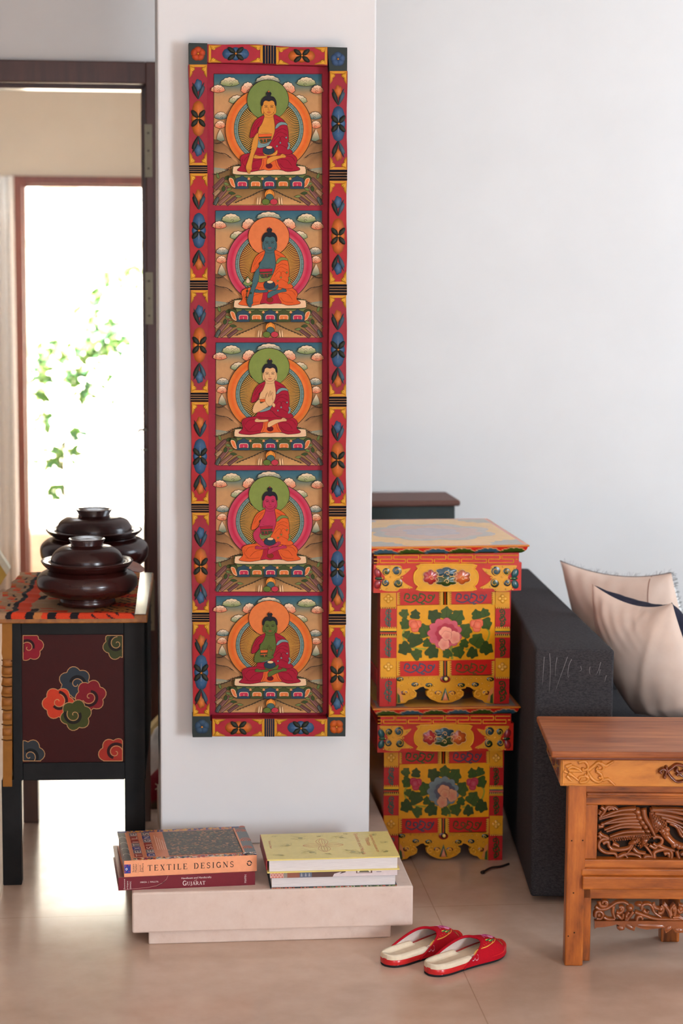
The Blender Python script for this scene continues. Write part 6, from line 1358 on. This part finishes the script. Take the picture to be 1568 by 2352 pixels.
# ================================================================== SLIPPERS
def slipper(label, heel, toe, group, mirror):
    d = Vector((toe[0] - heel[0], toe[1] - heel[1], 0)); rz = atan2(d.y, d.x); Ls = d.length
    root = thing('slipper', label, 'slipper', (heel[0], heel[1], 0), rz, group); K = Ls / .24; S = -1 if mirror else 1
    HP = cr([(0, 0), (.012, .012), (.035, .021), (.08, .028), (.16, .0325), (.28, .0335), (.42, .034), (.56, .037), (.68, .041), (.78, .042), (.86, .038), (.93, .0285), (.975, .017), (.993, .008), (1, 0)], 6)
    def hw(x):  # half width along the sole
        t = max(0, min(1, x / .24))
        for (a, p), (b, q_) in zip(HP, HP[1:]):
            if t <= b: return max(0, p + (q_ - p) * (t - a) / (b - a + 1e-9))
        return 0
    n = 44; xs = [.24 * (1 - cos(pi * i / n)) / 2 for i in range(n + 1)]
    outl = lambda o: [(x * K, -(max(0, hw(x) + o)) * K) for x in xs] + [(x * K, (max(0, hw(x) + o)) * K) for x in xs[::-1][1:-1]]
    fl = lambda u, v, w: (u, v, w)
    def lift(x): return .010 * max(0, (x / K - .17) / .07) ** 2 * K
    def loft(name, mat, o, z0, z1, c, r=0):
        mb = MB(); P = outl(o); N = len(P); rings = [(-.002, z0), (0, z0 + .0015), (.0, z1 - .002), (-.0025, z1)]
        for q, z in rings: 
            for (x, y), (x2, y2) in zip(P, outl(o + q)): mb.v.append((x if q == 0 else x * (1 + q * 2) , y2, z + lift(x)))
        for k in range(len(rings) - 1):
            for i in range(N): j = (i + 1) % N; mb.face((k * N + i, k * N + j, (k + 1) * N + j, (k + 1) * N + i), [c] * 4, 0, True)
        for k, rev in ((0, 1), (len(rings) - 1, 0)):
            for i in range(1, n):
                a, b = i, N - i; a2, b2 = i + 1, N - i - 1
                if i == n - 1: q = (k * N + a, k * N + a2, k * N + b)
                else: q = (k * N + a, k * N + a2, k * N + b2, k * N + b)
                mb.face(q, [c] * len(q))
            mb.face((k * N, k * N + 1, k * N + N - 1), [c] * 3)
        return mb.build(name, mat, root)
    loft('outsole', M['matte'], 0, 0, .005, (34, 30, 32)); loft('midsole', M['gloss'], .001, .005, .018, (196, 34, 36))
    # padded insole: raised rim round the heel, soft footbed
    mb = MB()
    def ins(u, v):
        uu = u * 1.06 - .06; yy = (2 * v - 1) * 1.12; y = max(-1, min(1, yy)); x = .0012 + max(0, uu) ** 1.7 * .2255; g_ = max(0, min(1, (x - .085) / .03)); w = max(.0005, hw(x) + .0002 - .0035 * g_)
        dr = .0135 * (1 - g_) * min(1, max(0, abs(yy) - 1) / .12 + max(0, -uu) / .06)
        rim = max(0, (abs(y) - .45) / .3) if abs(y) < .75 else 1; hl = max(0, 1 - x / .03); rise = max(rim, hl ** 1.5) * (1 if x < .105 else max(0, 1 - (x - .105) / .01))
        z = .0190 + .0085 * min(1, rise * 1.25) ** .7 - (.0035 * abs(y) ** 8) - dr
        return (x * K, y * w * K, z + lift(x * K))
    mb.grid(ins, 70, 40, lambda u, v: (224, 208, 182))
    cvi = Cv(mb, lambda u, v, w: Vector((u * K, v * K, .0189 * K + w)), 2e-5, 6e-4); rr = random.Random(5)
    for i in range(6): cvi.line([(.105 + .004 * i, -.014 + .001 * i), (.106 + .004 * i, .012)], .0006, (170, 140, 100))
    for k in range(6): cvi.line([(.10 + .026 * cos(a) , .020 * sin(a) * .9) for a in [k + i * .15 for i in range(4)]], .0009, (170, 138, 96))
    mb.build('insole', M['matte'], root)
    # upper
    def xo(th): return .052 + .092 * max(0, sin(th)) ** .9 - .026 * cos(th)
    def up(x, th, off=0):
        w = hw(x) + .0015 + off; t = x / .24
        h = .046 * (1 - .55 * max(0, (t - .5) / .5) ** 1.6) * min(1, max(.02, (1 - t) / .16)) ** .55
        s = max(0, sin(th)) ** .85; c = cos(th); c = (abs(c) ** .8) * (1 if c > 0 else -1)
        return Vector((x * K, w * c * K, (.006 + (h + .006 + off) * s) * K + lift(x * K) * .6))
    RDs = (176, 20, 34)
    mb = MB(); mb.grid(lambda u, v: up(xo(pi * u) + v * (.2395 - xo(pi * u)), pi * u), 48, 30, RDs)
    def fem(u, v, w): return up(u, v, .0006 + w * 1)
    cv = Cv(mb, fem, 2e-5, 1e-4); a0 = pi * (.50)
    fth = (lambda t: t) if not mirror else (lambda t: pi - t)
    def ln(P, w, c): 
        P = cr(P, 4); cv.band([(x, fth(t + w / .09)) for x, t in P], [(x, fth(t - w / .09)) for x, t in P], c, c)
    # pink blossom near the toe, trailing gold, green and white threads down the side
    for k in range(7):
        a = k * .9; cv.fan([(.192 + .013 * cos(a) + .007 * cos(b), 1.45 + .28 * sin(a) + .15 * sin(b)) for b in [i * pi / 5 for i in range(10)]], (226, 120, 170), (196, 60, 120) if k % 2 else (232, 170, 200))
    cv.fan([(.192 + .007 * cos(b), 1.45 + .15 * sin(b)) for b in [i * pi / 5 for i in range(10)]], (150, 40, 96), (206, 80, 140))
    for q in range(5): ln([(.180 + .006 * q, 1.75), (.176 + .007 * q, 1.95)], .0016, (236, 220, 226))
    for (s, o) in ((0, 0), (.05, .012)):
        ln([(.196 - o, 1.2), (.182 - o * .6, .95 - s), (.155 - o * .4, .72 - s), (.128 - o * .5, .60), (.112 - o * .3, .42)], .0016, (226, 160, 70))
    for q in range(9): ln([(.125 + .008 * q, .62 + .05 * q), (.122 + .008 * q, .70 + .05 * q)], .001, (206, 120, 60))
    for (x0, t0, x1, t1) in ((.196, 1.1, .205, .62), (.188, 1.15, .168, .98), (.178, 1.2, .16, 1.06)):
        ln([(x0, t0), ((x0 + x1) / 2, (t0 + t1) / 2), (x1, t1)], .0032, (44, 120, 70)); ln([(x0 + (x1 - x0) * .5, t0 + (t1 - t0) * .5 + .05), (x1, t1 + .06)], .002, (236, 206, 90))
    for (x, t) in ((.106, .32), (.117, .30)): ln([(x + .005 * cos(b), t + .13 * sin(b)) for b in [i * pi / 6 for i in range(13)]], .0012, (226, 180, 190))
    ln([(.204, 1.35), (.210, 1.2), (.207, 1.05)], .003, (226, 140, 80)); ln([(.168, 1.5), (.166, 1.35)], .006, (232, 150, 196))
    upo = mb.build('upper', M['fabric'], root)
    mb = MB(); mb.grid(lambda u, v: up(xo(pi * u) + .002 + v * (.228 - xo(pi * u)), pi * u, -.0022), 40, 20, (214, 200, 192)); tag(mb.build('lining', M['matte'], upo), 'pale lining')
    mb = MB(); mb.tube([up(xo(pi * u / 60) , pi * u / 60, .0) for u in range(61)], [.0032 * K * (.75 + .25 * sin(pi * u / 60)) for u in range(61)], (170, 18, 34), 8); mb.build('piping', M['fabric'], upo)
    return root
slipper('right-hand red embroidered slipper, nearer the honey-coloured table', (.622, 4.083), (.803, 4.221), 'red slippers on the floor', True)
slipper('left-hand red embroidered slipper, nearer the stone plinth and partly covered by its mate', (.5375, 4.147), (.7185, 4.285), 'red slippers on the floor', True)
mb = MB(); pc = [atZ(1168, 1984, .004), atZ(1150, 1990, .004), atZ(1128, 1993, .004), atZ(1112, 2001, .004), atZ(1106, 2004, .004)]; o0 = Vector((pc[2].x, pc[2].y, 0))
mb.tube([Vector(p_) - o0 for p_ in cr([tuple(p_) for p_ in pc], 5)], [.0028] * 16 + [.0042] * 5, (40, 30, 26), 8)
o = mb.build('cord', M['matte']); o.location = o0; tag(o, 'short dark cord end lying on the floor before the lower painted table', 'cord')
